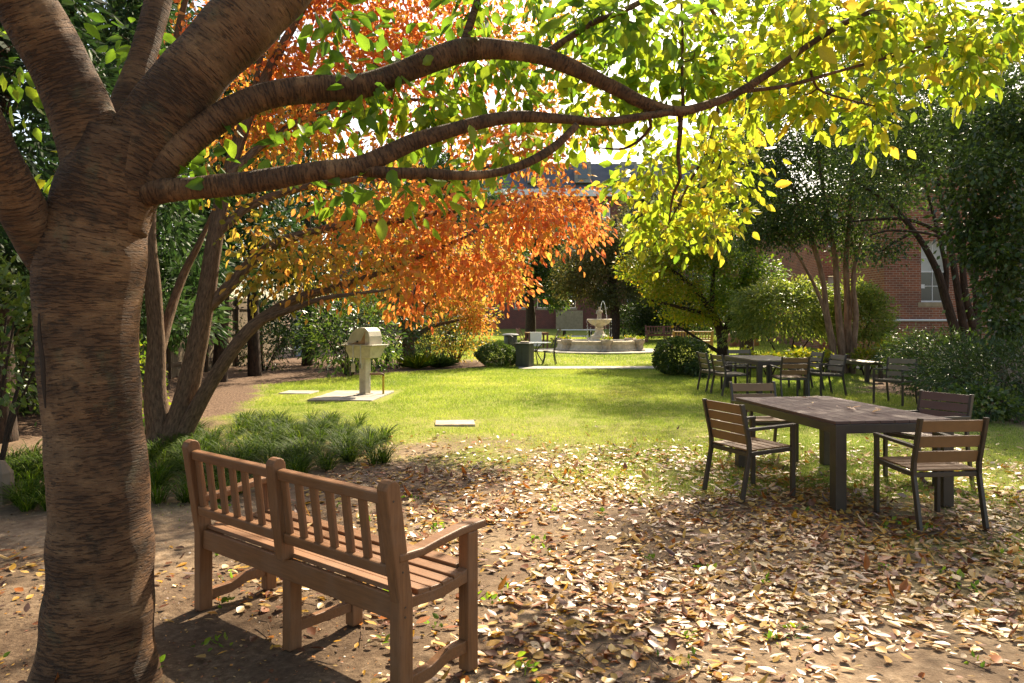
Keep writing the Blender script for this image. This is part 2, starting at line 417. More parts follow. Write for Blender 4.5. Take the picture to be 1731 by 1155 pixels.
# ------------------------------------------------------------------ leaves
def unit(a): return a / np.maximum(np.linalg.norm(a, axis=-1, keepdims=True), 1e-9)
SIX = np.array([(0, 0, 0), (.24, .40, .06), (.64, .42, .06), (1, 0, 0), (.64, -.42, .06), (.24, -.40, .06)])
OVAL = np.array([(0, 0, 0), (.15, .27, .045), (.42, .47, .07), (.76, .29, .045), (1, 0, 0), (.76, -.29, .045), (.42, -.47, .07), (.15, -.27, .045)])
DIA = np.array([(0, 0, 0), (.45, .5, .05), (1, 0, 0), (.45, -.5, .05)])
def leaf_arrays(pos, d, nrm, ln, wd, fold=1., curl=0., tpl=SIX):
    d = unit(d); ac = unit(np.cross(nrm, d)); up = np.cross(d, ac)
    k = len(tpl); N = len(pos)
    curl = np.broadcast_to(np.asarray(curl, float), (N,))
    a = tpl[:, 0][None, :, None] * ln[:, None, None]
    c = tpl[:, 1][None, :, None] * wd[:, None, None]
    u = (tpl[:, 2][None, :] * fold * wd[:, None] * 2.2 + curl[:, None] * (tpl[:, 0][None, :] ** 2) * ln[:, None])[:, :, None]
    V = pos[:, None, :] + d[:, None, :] * a + ac[:, None, :] * c + up[:, None, :] * u
    base = np.arange(N)[:, None] * k
    if k == 6: F = np.concatenate((base + np.array([0, 5, 4, 3]), base + np.array([0, 3, 2, 1])))
    elif k == 8: F = np.concatenate((base + np.array([0, 7, 6, 5, 4]), base + np.array([0, 4, 3, 2, 1])))
    else: F = base + np.array([0, 3, 2, 1])
    return V.reshape(-1, 3), F
def rvec(n): return unit(rng.normal(size=(n, 3)))
RN = 12
def leaf_variants(name, mat, fold=1., curl=0.):
    out = []
    for i in range(RN):
        V, F = leaf_arrays(np.zeros((1, 3)), np.array([[1., 0, 0]]), np.array([[0, 0, 1.]]), np.array([1.]), np.array([1.]), fold, curl, OVAL)
        me = np_mesh(name, V, F, np.full(len(V), (i + .5) / RN)); me.materials.append(mat); out.append(me)
    return out
def place_leaf(me, name, parent, off, pos, d, nrm, ln, wd):
    d = d / np.linalg.norm(d); ac = np.cross(nrm, d); ac /= np.linalg.norm(ac); up = np.cross(d, ac)
    o = bpy.data.objects.new(name, me); C.objects.link(o)
    m = Matrix.Identity(4)
    for i in range(3):
        m[i][0] = d[i] * ln; m[i][1] = ac[i] * wd; m[i][2] = up[i] * wd; m[i][3] = pos[i] - off[i]
    if parent: o.parent = parent
    o.matrix_basis = m
    return o

class Skel:
    def __init__(s, cap=60000):
        s.p = np.zeros((cap, 3)); s.r = np.zeros(cap); s.n = 0
    def add(s, p, r):
        s.p[s.n] = p; s.r[s.n] = r; s.n += 1
def smooth_path(pts, rad, step):
    """Catmull-Rom through pts, resampled about every step metres"""
    pts = np.asarray(pts, float); rad = np.asarray(rad, float)
    q = np.vstack((2 * pts[0] - pts[1], pts, 2 * pts[-1] - pts[-2]))
    oP, oR = [], []
    for i in range(1, len(q) - 2):
        L = np.linalg.norm(q[i + 1] - q[i]); m = max(2, int(L / step))
        for t in np.linspace(0, 1, m, endpoint=False):
            oP.append(.5 * ((2 * q[i]) + (-q[i - 1] + q[i + 1]) * t + (2 * q[i - 1] - 5 * q[i] + 4 * q[i + 1] - q[i + 2]) * t * t + (-q[i - 1] + 3 * q[i] - 3 * q[i + 1] + q[i + 2]) * t ** 3))
            oR.append(rad[i - 1] * (1 - t) + rad[min(i, len(rad) - 1)] * t)
    oP.append(q[-2]); oR.append(rad[-1])
    return np.array(oP), np.array(oR)
def limb(mb, sk, pts, rad, step=.06, n=12, lump=.03, seed=0, reg=True):
    p, r = smooth_path(pts, rad, step)
    rr = np.random.default_rng(seed + 100)
    m = len(p)
    # knobbly radius, then a tube whose rings are slightly uneven
    wn = max(5, int(.28 / step)) | 1
    k = np.convolve(rr.normal(size=m + 2 * wn), np.hanning(wn + 2)[1:-1] / math.sqrt(wn) * 1.6, 'same')[wn:wn + m] * lump * .8
    b0 = mb.n
    mb.tube(p, r * (1 + k), n)
    if lump:
        ph = rr.uniform(0, 6.28, 4)
        for i in range(m):
            for j in range(n):
                a = 2 * math.pi * j / n
                f = 1 + lump * (math.sin(2 * a + ph[0] + i * .05) + .7 * math.sin(3 * a + ph[1] - i * .08) + .5 * math.sin(5 * a + ph[2] + i * .13)) * .6
                x = mb.v[b0 + i * n + j]
                mb.v[b0 + i * n + j] = tuple(p[i][q] + (x[q] - p[i][q]) * f for q in range(3))
    if reg:
        for i in range(0, m, max(1, int(.08 / step))): sk.add(p[i], r[i])
    return p, r
def ellipsoid(c, rad, n, shell=.0):
    d = rvec(n); q = rng.random(n) ** (1 / 3)
    if shell: q = shell + (1 - shell) * q
    return np.asarray(c) + d * q[:, None] * np.asarray(rad)
def twigs(mb, sk, tg, rend=.0025, bend=.12, sag=0., n=4, seg=5, thick=.010):
    """connect every target to the nearest part of the skeleton; returns the twig paths"""
    d0 = np.array([np.min(np.sum((sk.p[:sk.n] - t) ** 2, 1)) for t in tg])
    out = [None] * len(tg)
    for i in np.argsort(d0):
        t = tg[i]
        dd = np.linalg.norm(sk.p[:sk.n] - t, axis=1)
        # prefer joints that lie below the target, as real shoots do
        j = int(np.argmin(dd + .35 * np.maximum(sk.p[:sk.n, 2] - t[2], 0)))
        a = sk.p[j].copy(); L = dd[j]
        r0 = min(sk.r[j] * .75, .003 + thick * L)
        s = np.linspace(0, 1, seg)[:, None]
        k = rng.normal(size=3) * L * bend; k2 = rng.normal(size=3) * L * bend * .5
        path = a + (t - a) * s + np.sin(s * math.pi) * (k + np.array((0, 0, sag * L))) + np.sin(s * 2 * math.pi) * k2
        rr = r0 + (min(rend, r0) - r0) * s[:, 0]
        mb.tube(path, rr, n, cap=False)
        for q in range(1, seg): sk.add(path[q], rr[q])
        out[i] = path
    return out
def leaves_on(paths, per, scatter, size, ratio, droop, flat, lo, hi, sizevar=.25, start=.3):
    """leaf parameters for leaves along twig paths"""
    m = len(paths); N = m * per
    A = np.array(paths); seg = A.shape[1] - 1
    t = (start + (1 - start) * rng.random(N)) * seg * .999
    i = np.repeat(np.arange(m), per); k = t.astype(int); u = (t - k)[:, None]
    pos = A[i, k] * (1 - u) + A[i, k + 1] * u
    tan = unit(A[i, k + 1] - A[i, k])
    off = rng.normal(size=(N, 3)); pos = pos + off * scatter
    d = unit(unit(off) * .9 + tan * .5 + np.array((0, 0, -droop)))
    nr = unit(rvec(N) * (1 - flat) + np.array((0, 0, 1.)) * flat)
    ln = size * (1 + sizevar * rng.normal(size=N)).clip(.45, 1.6)
    lo = np.repeat(np.asarray(lo), per) if np.ndim(lo) else lo; hi = np.repeat(np.asarray(hi), per) if np.ndim(hi) else hi
    rn = (lo + (hi - lo) * rng.random(N)).clip(0, 1)
    return pos, d, nr, ln, ln * ratio, rn
def crown(parent, off, name, mat, L, tpl=SIX, curl=.0, fold=1., singles=0, leafname='leaf', smin=0.):
    pos, d, nr, ln, wd, rn = L
    keep = np.ones(len(pos), bool)
    ch = []
    if singles:
        px = CX + pos[:, 0] / pos[:, 1] * FP; py = HY - (pos[:, 2] - EYE) / pos[:, 1] * FP
        inside = (pos[:, 1] > .5) & (px > 5) & (px < 1726) & (py > 5) & (py < 1150)
        sc = np.where(inside, ln / pos[:, 1], 0)
        ch = np.argsort(-sc)[:singles]; keep[ch] = False
    cv = np.full(keep.sum(), curl) if np.isscalar(curl) else curl[keep]
    V, F = leaf_arrays(pos[keep], d[keep], nr[keep], ln[keep], wd[keep], fold, cv, tpl)
    me = np_mesh(name, V - np.asarray(off), F, np.repeat(rn[keep], len(tpl)))
    o = link(name, me, parent, mat); o['kind'] = 'stuff'
    if singles:
        var = leaf_variants(leafname, mat, fold, float(np.mean(curl)))
        for q in ch:
            place_leaf(var[min(RN - 1, int(rn[q] * RN))], leafname, o, off, pos[q], d[q], nr[q], ln[q], wd[q])
    return o

# ------------------------------------------------------------------ lawn grass
def grass_blades(name, x0, x1, y0, y1, n, h, wd, label):
    x = rng.uniform(x0, x1, n); y = rng.uniform(y0, y1, n)
    g, _ = zones(x, y)
    pl = np.hypot(x - FC[0], y - FC[1]) < 3.0
    on = (y > 22.85 + .03 * x) & (y < 24.05 + .03 * x) & (x > .2) & (x < 14)
    slab = np.zeros(n, bool)
    for (a, b, c, e) in SLABS: slab |= (x > a) & (x < b) & (y > c) & (y < e)
    clump = vnoise(x + 70, y + 70, .18, 3)
    k = (rng.random(n) < g * (.35 + .9 * clump)) & ~pl & ~on & ~slab
    x, y, g = x[k], y[k], g[k]; n = len(x)
    if n == 0: return
    z = np.vectorize(gz)(y) - .006
    hh = h * rng.uniform(.5, 1.25, n) * (.55 + .45 * g); a = rng.uniform(0, 2 * math.pi, n)
    ww = wd * rng.uniform(.7, 1.3, n)
    le = rng.normal(size=(n, 2)) * .42
    b = np.stack((x, y, z), 1); s = np.stack((np.cos(a), np.sin(a), 0 * a), 1) * ww[:, None] / 2
    tip = b + np.stack((le[:, 0] * hh, le[:, 1] * hh, hh), 1)
    V = np.stack((b - s, b + s, tip), 1).reshape(-1, 3)
    tone = vnoise(x + 30, y + 30, 1.6, 4) * .6 + .4 * vnoise(x + 30, y + 30, .5, 5)
    rn = (tone * .9 - .1 + rng.normal(size=n) * .16).clip(0, 1)
    me = np_mesh(name, V, np.arange(3 * n).reshape(-1, 3), np.repeat(rn, 3))
    return tag(link(name, me, None, M['grass']), label, 'grass', None, 'stuff')
FC = G(1013, 597); FC[1] += 1.85; FC[0] = (1013 - CX) / FP * FC[1]; FC[2] = gz(FC[1])
SLABS = [(-4.0, -2.35, 13.95, 16.45), (-4.85, -4.05, 15.25, 16.05), (-1.2, -.48, 10.8, 11.55)]
grass_blades('lawn_grass', -6.2, 8, 5, 13.5, 300000, .042, .0055, 'short green grass of the lawn beyond the fallen leaves')
grass_blades('lawn_grass', -6.2, 9.5, 13.5, 25, 260000, .05, .009, 'sunlit green grass of the lawn around the grill')
grass_blades('lawn_grass', -8, 16, 25, 48, 140000, .08, .016, 'green grass round the fountain')

# ------------------------------------------------------------------ paving
def slab(parent, c, d, rz=0., name='paving_slab', mat=None):
    o = B(name, (0, 0, 0), d, mat or M['concrete'], parent, bevel=.012)
    o.location = c; o.rotation_euler = (random.uniform(-.006, .006), random.uniform(-.006, .006), rz + random.uniform(-.015, .015))
    return o
gp = empty('grill_pad', (-3.18, 15.15, 0), R(-4), 'pale concrete slabs laid in the lawn under the grill'); gp['kind'] = 'structure'
for ix in (-1, 1):
    for iy in (-1, 0, 1): slab(gp, (ix * .315, iy * .62, .0), (.615, .605, .05))
slab(gp, (-1.30, .55, .0), (.66, .62, .05)).name = 'stepping_slab'
vb = empty('valve_cover', (-.84, 11.15, 0), R(6), 'weathered concrete cover slab sunk in the sunlit lawn', 'cover')
slab(vb, (0, 0, .0), (.58, .5, .06), 0, 'cover_slab', M['stone_dark'])
slab(vb, (.02, .36, -.012), (.62, .12, .04), 0, 'dark_strip', M['dark_bark'])  # dark strip standing in for the hole behind the slab
# round paving under the fountain
mb = MB(); mb.lathe([(2.95, -.05), (2.95, .022), (1.0, .022)], 56, FC)
tag(mb.build('plaza', M['concrete']), 'pale round paving under the fountain', None, None, 'structure')

# ------------------------------------------------------------------ foreground bench
def rounded_post(mb, x, y0, z0, y1, z1, wd, th, kink=None):
    """a flat post in the y-z plane with a rounded top"""
    a = Vector((0, y0, z0)); b = Vector((0, y1, z1))
    k = Vector((0, kink[0], kink[1])) if kink else a.lerp(b, .5)
    h = th / 2
    prof = [(a.y - h, a.z), (k.y - h, k.z), (b.y - h, b.z)]
    arc = [(b.y - h * math.cos(t), b.z + h * math.sin(t)) for t in np.linspace(.3, math.pi - .3, 6)]
    prof = prof + arc + [(b.y + h, b.z), (k.y + h, k.z), (a.y + h, a.z)]
    mb.prism(prof[::-1], x - wd / 2, x + wd / 2, 'x')
    return mb
def garden_bench(name, loc, rz, label, L=1.52, mat=None, detail=True, tilt=0.):
    m = mat or M['bench']; mv = mat or M['bench_v']
    t = empty(name, loc, rz, label, 'bench'); t.rotation_euler = (0, tilt, rz)
    D = .41; xe = L / 2
    for x in (-xe, xe):
        rounded_post(MB(), x, -D / 2 + .01, .0, -D / 2 - .06, .885, .062, .075, (-D / 2 + .01, .42)).build('back_post', mv, t, bevel=.006)
        MB().box((x, D / 2, .31), (.062, .066, .62)).build('front_leg', mv, t, bevel=.006)
        # armrest with a soft curve
        arm = MB(); prof = [(-D / 2 - .03, .585), (-D / 4, .583), (0, .60), (D / 3, .618), (D / 2 + .085, .622)]
        top = [(y, z + .036) for y, z in prof]
        arm.prism((prof + top[::-1])[::-1], x - .035, x + .035, 'x'); arm.build('armrest', m, t, bevel=.008)
        # scooped seat rail and low stretcher
        sr = MB(); q = [(-D / 2 + .04, .385), (0, .375), (D / 2 - .03, .40)]; u = [(D / 2 - .03, .462), (D / 4, .437), (0, .424), (-D / 2 + .04, .43)]
        sr.prism((q + u)[::-1], x - .024, x + .024, 'x'); sr.build('seat_rail', m, t, bevel=.004)
        st = MB(); q = [(-D / 2 + .03, .045), (-.04, .05), (.06, .085), (D / 2 - .02, .085)]; u = [(y, z + .055) for y, z in q]
        st.prism((q + u[::-1])[::-1], x - .02, x + .02, 'x'); st.build('stretcher', m, t, bevel=.004)
    # middle pair of legs, middle post
    MB().box((0, -D / 2 + .03, .17), (.062, .07, .34)).build('middle_leg', mv, t, bevel=.006)
    MB().box((0, D / 2 - .01, .19), (.062, .066, .38)).build('middle_leg', mv, t, bevel=.006)
    MB().box((0, 0, .10), (.036, D - .08, .05)).build('stretcher', m, t, bevel=.004)
    rounded_post(MB(), 0, -D / 2 - .008, .435, -D / 2 - .06, .885, .062, .07).build('middle_post', mv, t, bevel=.006)
    # aprons
    MB().box((0, -D / 2 + .005, .385), (L - .064, .03, .10)).build('back_apron', m, t, bevel=.004)
    MB().box((0, D / 2 - .018, .40), (L - .064, .028, .075)).build('front_apron', m, t, bevel=.004)
    ns = 6
    for i in range(ns):
        f = i / (ns - 1); y = -D / 2 + .045 + f * (D - .055)
        z = .445 - .022 * math.sin(f * math.pi * .9) + .024 * f * f
        mm = Matrix.Rotation(-.06 + .28 * (f - .35), 3, 'X')
        sl = MB().box((0, 0, 0), (L + .045 if 0 < i < ns - 1 else L - .07, .066, .022)).build('seat_slat', m, t, bevel=.004)
        sl.location = (0, y, z); sl.rotation_euler = mm.to_euler()
    # two halves of the back: top rail, lower rail, upright slats
    lean = math.atan2(.055, .455)
    yb = lambda z: -D / 2 - .005 - (z - .43) * .055 / .455
    for sx in (-1, 1):
        cx = sx * L / 4; ln = L / 2 - .062
        for z, hh, nm in ((.845, .05, 'top_rail'), (.545, .052, 'lower_rail')):
            o = MB().box((0, 0, 0), (ln, .042, hh)).build(nm, m, t, bevel=.008); o.location = (cx, yb(z), z); o.rotation_euler = (lean, 0, 0)
        for k in range(7):
            x = cx + (k - 3) * (ln - .055) / 6
            o = MB().box((0, 0, 0), (.044, .018, .27)).build('back_slat', mv, t, bevel=.003); o.location = (x, yb(.695), .695); o.rotation_euler = (lean, 0, 0)
    return t
bench = garden_bench('garden_bench', (-.935, 3.74, -.01), R(-39.6), 'red-brown wooden bench with slatted back beside the cherry trunk', 1.58)
# screw heads on the near end
for (y, z) in ((-.222, .40), (-.235, .545), (-.285, .84), (-.222, .36)):
    MB().tube([(.79 + .029, y + .02, z), (.79 + .0325, y + .02, z)], .0045, 8).build('screw', M['frame'], bench)

# ------------------------------------------------------------------ patio tables and chairs
def patio_table(label, c, rz, W, L, mat, H=.725):
    t = empty('patio_table', (c[0], c[1], gz(c[1])), rz, label, 'table', 'patio tables under the trees')
    n = 8; pw = W / n
    for i in range(n): B('plank', (-W / 2 + pw * (i + .5), 0, H - .012), (pw - .005, L - .02, .024), mat, t, bevel=.003)
    for s in (-1, 1):
        B('apron', (s * (W / 2 - .016), 0, H - .063), (.03, L - .14, .074), M['frame'], t)
        B('apron', (0, s * (L / 2 - .016), H - .063), (W - .14, .03, .074), M['frame'], t)
        for q in (-1, 1): B('leg', (s * (W / 2 - .048), q * (L / 2 - .048), (H - .027) / 2), (.095, .095, H - .027), M['frame'], t)
    return t
def chair(slats, mat, name='patio_chair'):
    t = empty(name, (0, 0, 0)); fm = M['frame']; wd = .55; x = wd / 2 - .016
    for s in (-1, 1):
        # rear leg runs up, kinks at the seat and leans back as the back upright
        rounded = MB(); pr = [(-.30, 0), (-.222, .40), (-.225, .50), (-.30, .83)]
        q = [(y - .02, z) for y, z in pr] + [(y + .02, z) for y, z in pr[::-1]]
        rounded.prism(q, s * x - .013, s * x + .013, 'x'); rounded.build('rear_leg', fm, t, bevel=.003)
        B('front_leg', (s * x, .245, .315), (.028, .042, .63), fm, t, bevel=.003)
        MB().bar((s * x, -.255, .612), (s * x, .266, .632), .042, .026).build('armrest', fm, t, bevel=.004)
        MB().bar((s * x, -.225, .405), (s * x, .235, .425), .026, .036).build('seat_rail', fm, t, bevel=.003)
    B('front_rail', (0, .235, .418), (wd - .06, .026, .036), fm, t, bevel=.003)
    B('rear_rail', (0, -.213, .40), (wd - .06, .026, .036), fm, t, bevel=.003)
    for i in range(5):
        f = i / 4; o = MB().box((0, 0, 0), (wd - .055, .086, .014)).build('seat_slat', mat, t, bevel=.003)
        o.location = (0, -.175 + f * .37, .434 + f * .012)
    z0, z1 = .475, .825
    sp = (z1 - z0) / slats
    hh = sp - (.006 if slats == 4 else .028)
    for i in range(slats):
        z = z0 + sp * (i + .5); y = -.225 - (z - .5) * .075 / .33 + .012
        o = MB().box((0, 0, 0), (wd - .058, .016, hh)).build('back_slat', mat, t, bevel=.003)
        o.location = (0, y, z); o.rotation_euler = (math.atan2(.075, .33), 0, 0)
    return t
protos = {}
def put_chair(kind, mat, x, y, rz, label):
    k = (kind, mat)
    if k not in protos: o = protos[k] = chair(int(kind), M[mat])
    else: o = copy_tree(protos[k])
    o.location = (x, y, gz(y)); o.rotation_euler = (0, 0, R(rz))
    return tag(o, label, 'chair', 'slatted patio chairs')
patio_table('long plum-brown plank table with fallen leaves on its top', (3.0, 7.12), R(8), 1.05, 1.9, M['table_top'])
put_chair('4', 'slat', 2.12, 6.74, -68, 'orange-brown chair at the long side of the plum-brown table, toward the bench')
put_chair('3', 'slat', 3.20, 5.84, 6, 'orange-brown chair with gapped slats at the bare-soil end of the plum-brown table')
put_chair('3', 'slat', 2.80, 8.42, 187, 'orange-brown chair at the lawn end of the plum-brown table')
put_chair('4', 'slat_plum', 4.02, 7.35, 116, 'plum-brown chair at the shrub side of the leaf-strewn table')
patio_table('grey-brown plank table ringed by six chairs', (5.32, 15.95), R(3), 1.05, 2.0, M['table_top2'])
put_chair('3', 'slat_grey', 4.42, 15.35, -80, 'grey-brown chair on the lawn side of the grey-brown table, nearer the plum-brown table')
put_chair('3', 'slat_grey', 4.36, 16.25, -84, 'grey-brown chair on the lawn side of the grey-brown table, nearer the clipped hedge')
put_chair('3', 'slat', 5.33, 14.55, 2, 'brown chair with gapped slats at the grey-brown table, backing onto the plum-brown table')
put_chair('3', 'slat_grey', 6.35, 15.35, 98, 'grey-brown chair by the mulch at the grey-brown table, facing the lawn')
put_chair('3', 'slat_grey', 6.42, 16.6, 94, 'grey-brown chair at the far corner of the grey-brown table, beside the yellow plants')
put_chair('3', 'slat_grey', 5.35, 17.55, 181, 'grey-brown chair at the path end of the grey-brown table')
put_chair('3', 'slat_grey', 6.95, 13.75, 127, 'lone grey-brown chair standing at the edge of the mulch by the shrubs')
# backless slatted bench by the crape myrtle
lb = empty('backless_bench', (8.75, 19.45, 0), R(4), 'long low backless brown bench by the crape myrtle stems', 'bench')
for i in range(4): B('seat_plank', (-.165 + .11 * i, 0, .475), (.104, 2.15, .024), M['table_top2'], lb, bevel=.003)
for s in (-1, 1):
    B('apron', (s * .195, 0, .432), (.03, 2.0, .06), M['frame'], lb)
    for q in (-1, 1): B('leg', (s * .17, q * .99, .23), (.09, .09, .46), M['frame'], lb)

# ------------------------------------------------------------------ grill
gl = G(617, 668)
gr = empty('barbecue_grill', (gl[0], gl[1], 0), R(-28), 'putty-coloured pedestal grill with open hood on concrete slabs', 'grill')
B('post', (0, 0, .40), (.165, .165, .80), M['putty'], gr, bevel=.008)
B('footplate', (0, 0, .035), (.24, .24, .012), M['putty'], gr)
fb = MB(); w0, w1, d0, d1 = .26, .34, .17, .25
fb.add([(-w0, -d0, .76), (w0, -d0, .76), (w0, d0, .76), (-w0, d0, .76), (-w1, -d1, 1.0), (w1, -d1, 1.0), (w1, d1, 1.0), (-w1, d1, 1.0)], [(3, 2, 1, 0), (4, 5, 6, 7), (0, 1, 5, 4), (1, 2, 6, 5), (2, 3, 7, 6), (3, 0, 4, 7)])
fb.build('firebox', M['putty'], gr, bevel=.01)
B('shelf', (0, 0, 1.015), (.80, .56, .028), M['putty'], gr, bevel=.006)
hd = MB(); prof = [(-.30, 1.03), (-.285, 1.10), (-.24, 1.19), (-.17, 1.28), (-.08, 1.345), (.04, 1.372), (.16, 1.365), (.235, 1.30), (.27, 1.20), (.28, 1.03)]
hd.prism(prof, -.2, .2, 'y'); hd.build('hood', M['putty'], gr, bevel=.008)
hs = MB(); q = [(-.27, 1.034), (.16, 1.034), (.17, 1.30), (.06, 1.10), (-.10, 1.07)]
hs.prism(q, -.2045, -.201, 'y'); hs.build('stained_panel', M['rust'], gr)
MB().tube([(-.02, -.20, 1.09), (-.02, -.225, 1.09)], .018, 10).build('knob', M['black_iron'], gr)
MB().tube([(-.06, 0, 1.372), (-.06, 0, 1.40), (.14, 0, 1.40), (.14, 0, 1.368)], .009, 6).build('hood_handle', M['black_iron'], gr)
B('side_tray', (-.40, .02, 1.045), (.11, .3, .018), M['putty'], gr)
def utensil(name, dx, kind, label):
    p = Matrix.Rotation(R(-28), 3, 'Z') @ Vector((dx, -.30, 0))
    o = empty(name, (gl[0] + p.x, gl[1] + p.y, .55), R(-28), label, 'utensil')
    MB().tube([(0, 0, .47), (.005, .0, .10)], .011, 6).build('handle', M['steel'] if kind != 'fork' else M['frame'], o)
    MB().tube([(-.02, .012, .47), (0, 0, .485), (.01, .03, .475)], .005, 5).build('hook', M['steel'], o)
    if kind == 'spatula': MB().box((.005, 0, .02), (.10, .006, .17)).build('blade', M['putty'], o, bevel=.002)
    elif kind == 'brush': MB().box((0, 0, .05), (.07, .03, .09)).build('head', M['steel'], o, bevel=.004)
    else:
        for s in (-1, 1): MB().tube([(.005, 0, .12), (s * .02, 0, .08), (s * .018, 0, -.02)], .005, 5).build('prong', M['frame'], o)
utensil('fork', -.26, 'fork', 'dark long fork hanging from the grill shelf')
utensil('spatula', -.06, 'spatula', 'steel spatula with a wide blade hanging from the grill shelf')
utensil('grill_brush', .13, 'brush', 'steel brush with a small head hanging from the grill shelf')
gpipe = G(648, 668)
gp2 = empty('gas_pipe', gpipe, 0, 'yellow upright gas pipe with a brown elbow beside the grill post', 'pipe')
MB().tube([(0, 0, -.03), (0, 0, .40)], .022, 10).build('upright_pipe', M['yellow_pipe'], gp2)
MB().tube([(.004, 0, .385), (0, 0, .42), (-.05, 0, .43), (-.27, .02, .425)], .023, 8).build('elbow_pipe', M['rust_pipe'], gp2)
MB().tube([(-.26, .02, .425), (-.285, 0, .36), (-.27, 0, .25), (-.30, 0, .1)], .009, 6).build('hose', M['white'], gp2)

# ------------------------------------------------------------------ bins, iron furniture, far furniture
def at(px, Y): return ((px - CX) / FP * Y, Y, gz(Y))
b = at(887, 23.9)
bn = empty('litter_bin', b, R(-24), 'dark green square litter bin with panelled sides beside the clipped round bush', 'bin')
B('body', (0, 0, .37), (.44, .44, .72), M['bin'], bn, bevel=.01)
for a in range(4):
    for k in (-1, 1):
        o = B('panel', (k * .105, -.226, .38), (.195, .014, .62), M['bin'], bn); o.rotation_euler = (0, 0, a * math.pi / 2)
B('lid', (0, 0, .745), (.50, .50, .035), M['bin'], bn, bevel=.01)
MB().lathe([(.14, .763), (.15, .80), (.10, .815), (.09, .79)], 20).build('ash_tray', M['stone_dark'], bn, smooth=True)
def round_table(x, y, label, r=.53):
    t = empty('round_table', (x, y, gz(y)), .3, label, 'table')
    MB().lathe([(r - .02, .70), (r, .71), (r, .725), (r - .02, .73)], 36).build('tabletop', M['glass_top'], t)
    MB().lathe([(.06, .40), (.07, .43), (.06, .46)], 16).build('hub', M['black_iron'], t)
    for k in range(3):
        a = k * 2.094 + .4; ca, sa = math.cos(a), math.sin(a)
        p = [(ca * q, sa * q, z) for q, z in ((.44, .0), (.38, .02), (.24, .16), (.10, .34), (.09, .48), (.22, .60), (.36, .70))]
        p, r_ = smooth_path(p, [.018] * len(p), .06); MB().tube(p, r_, 6).build('leg', M['black_iron'], t)
    return t
def iron_chair(name, label):
    t = empty(name, (0, 0, 0), 0, label, 'chair', 'black iron garden chairs'); m = M['black_iron']
    MB().lathe([(.20, .43), (.215, .44), (.20, .452)], 24).build('seat', m, t)
    for s in (-1, 1):
        p, r_ = smooth_path([(s * .22, -.24, 0), (s * .185, -.18, .25), (s * .19, -.18, .44), (s * .20, -.22, .75), (s * .13, -.25, .88)], [.016] * 5, .06); MB().tube(p, r_, 6).build('rear_leg', m, t)
        p, r_ = smooth_path([(s * .22, .22, 0), (s * .17, .15, .22), (s * .18, .14, .43)], [.016] * 3, .06); MB().tube(p, r_, 6).build('front_leg', m, t)
    p, r_ = smooth_path([(-.135, -.25, .88), (0, -.26, .93), (.135, -.25, .88)], [.014] * 3, .05); MB().tube(p, r_, 6).build('top_rail', m, t)
    for a in (-1, 1):
        p = [(a * (.02 + .075 * abs(math.sin(q * 3.5))), -.20 - .05 * q, .48 + .42 * q) for q in np.linspace(0, 1, 12)]
        MB().tube(p, .009, 5).build('scroll', m, t)
    MB().bar((-.19, -.2, .66), (.19, -.2, .66), .012, .012).build('cross_bar', m, t)
    return t
xt = at(905, 25.4); round_table(xt[0], xt[1], 'round glass-topped table on curled black iron legs behind the litter bin')
ic = iron_chair('iron_chair', 'black scroll-backed iron chair beside the glass-topped table, near the fountain'); xc = at(928, 25.2); ic.location = xc; ic.rotation_euler = (0, 0, R(82))
i2 = tag(copy_tree(ic), 'black scroll-backed iron chair tucked between the round bush and the glass-topped table'); xc = at(874, 26.2); i2.location = xc; i2.rotation_euler = (0, 0, R(-60))
ub = at(863, 33)
ur = empty('urn_bin', ub, 0, 'dark round litter bin with a flat top on the lawn near the brick building', 'bin')
MB().lathe([(.26, 0), (.29, .05), (.29, .62), (.26, .66)], 20).build('body', M['bin'], ur, smooth=True)
MB().lathe([(.36, .66), (.37, .70), (.30, .74), (.10, .76)], 20).build('lid', M['slate'], ur)
ft = empty('wooden_table', at(907, 35), R(10), 'small wooden table with a towel over its edge behind the fountain lawn', 'table')
for i in range(6): B('plank', (-.42 + .168 * i, 0, .72), (.16, .95, .03), M['tan_wood'], ft)
for s in (-1, 1):
    B('apron', (0, s * .43, .67), (.86, .03, .07), M['red_wood'], ft)
    for q in (-1, 1): B('leg', (s * .42, q * .42, .35), (.075, .075, .70), M['red_wood'], ft)
tw = at(906, 34.42)
MB().prism([(-.26, 0), (.26, 0), (.27, .40), (.25, .745), (-.27, .745), (-.25, .3)], -.012, .012, 'y')
tv = MB(); n = 9
for i in range(n):
    x0 = -.26 + .52 * i / n; tv.bar((x0 + .03, -.012 + .012 * math.sin(i * 2.1), .12), (x0 + .03, -.01, .745), .062, .012, (0, 1, 0))
tv.box((0, .15, .752), (.53, .34, .012))
to = tag(tv.build('towel', M['towel']), 'cream towel hanging over the edge of the small wooden table', 'towel'); to.location = (tw[0], tw[1], tw[2] + .0)
def wood_chair(label, loc, rz, mat):
    t = empty('folding_chair', loc, R(rz), label, 'chair')
    for i in range(4): B('seat_slat', (0, -.16 + .11 * i, .44), (.44, .095, .02), mat, t)
    for s in (-1, 1):
        MB().bar((s * .21, -.26, .92), (s * .21, .2, 0), .03, .03).build('leg', mat, t); MB().bar((s * .19, .2, .44), (s * .19, -.25, 0), .03, .03).build('leg', mat, t)
    for i in range(3): o = B('back_slat', (0, -.23 + .012 - .03 * i, .62 + .11 * i), (.42, .018, .085), mat, t)
    return t
wood_chair('reddish wooden chair beside the towel-hung table, nearer the brick building wall', at(884, 35.3), -70, M['red_wood'])
wood_chair('grey wooden chair beside the towel-hung table, nearer the fountain', at(938, 35.6), 80, M['slat_grey'])
pt = empty('picnic_table', at(976, 37.5), R(4), 'white-topped picnic table with attached benches behind the fountain', 'table')
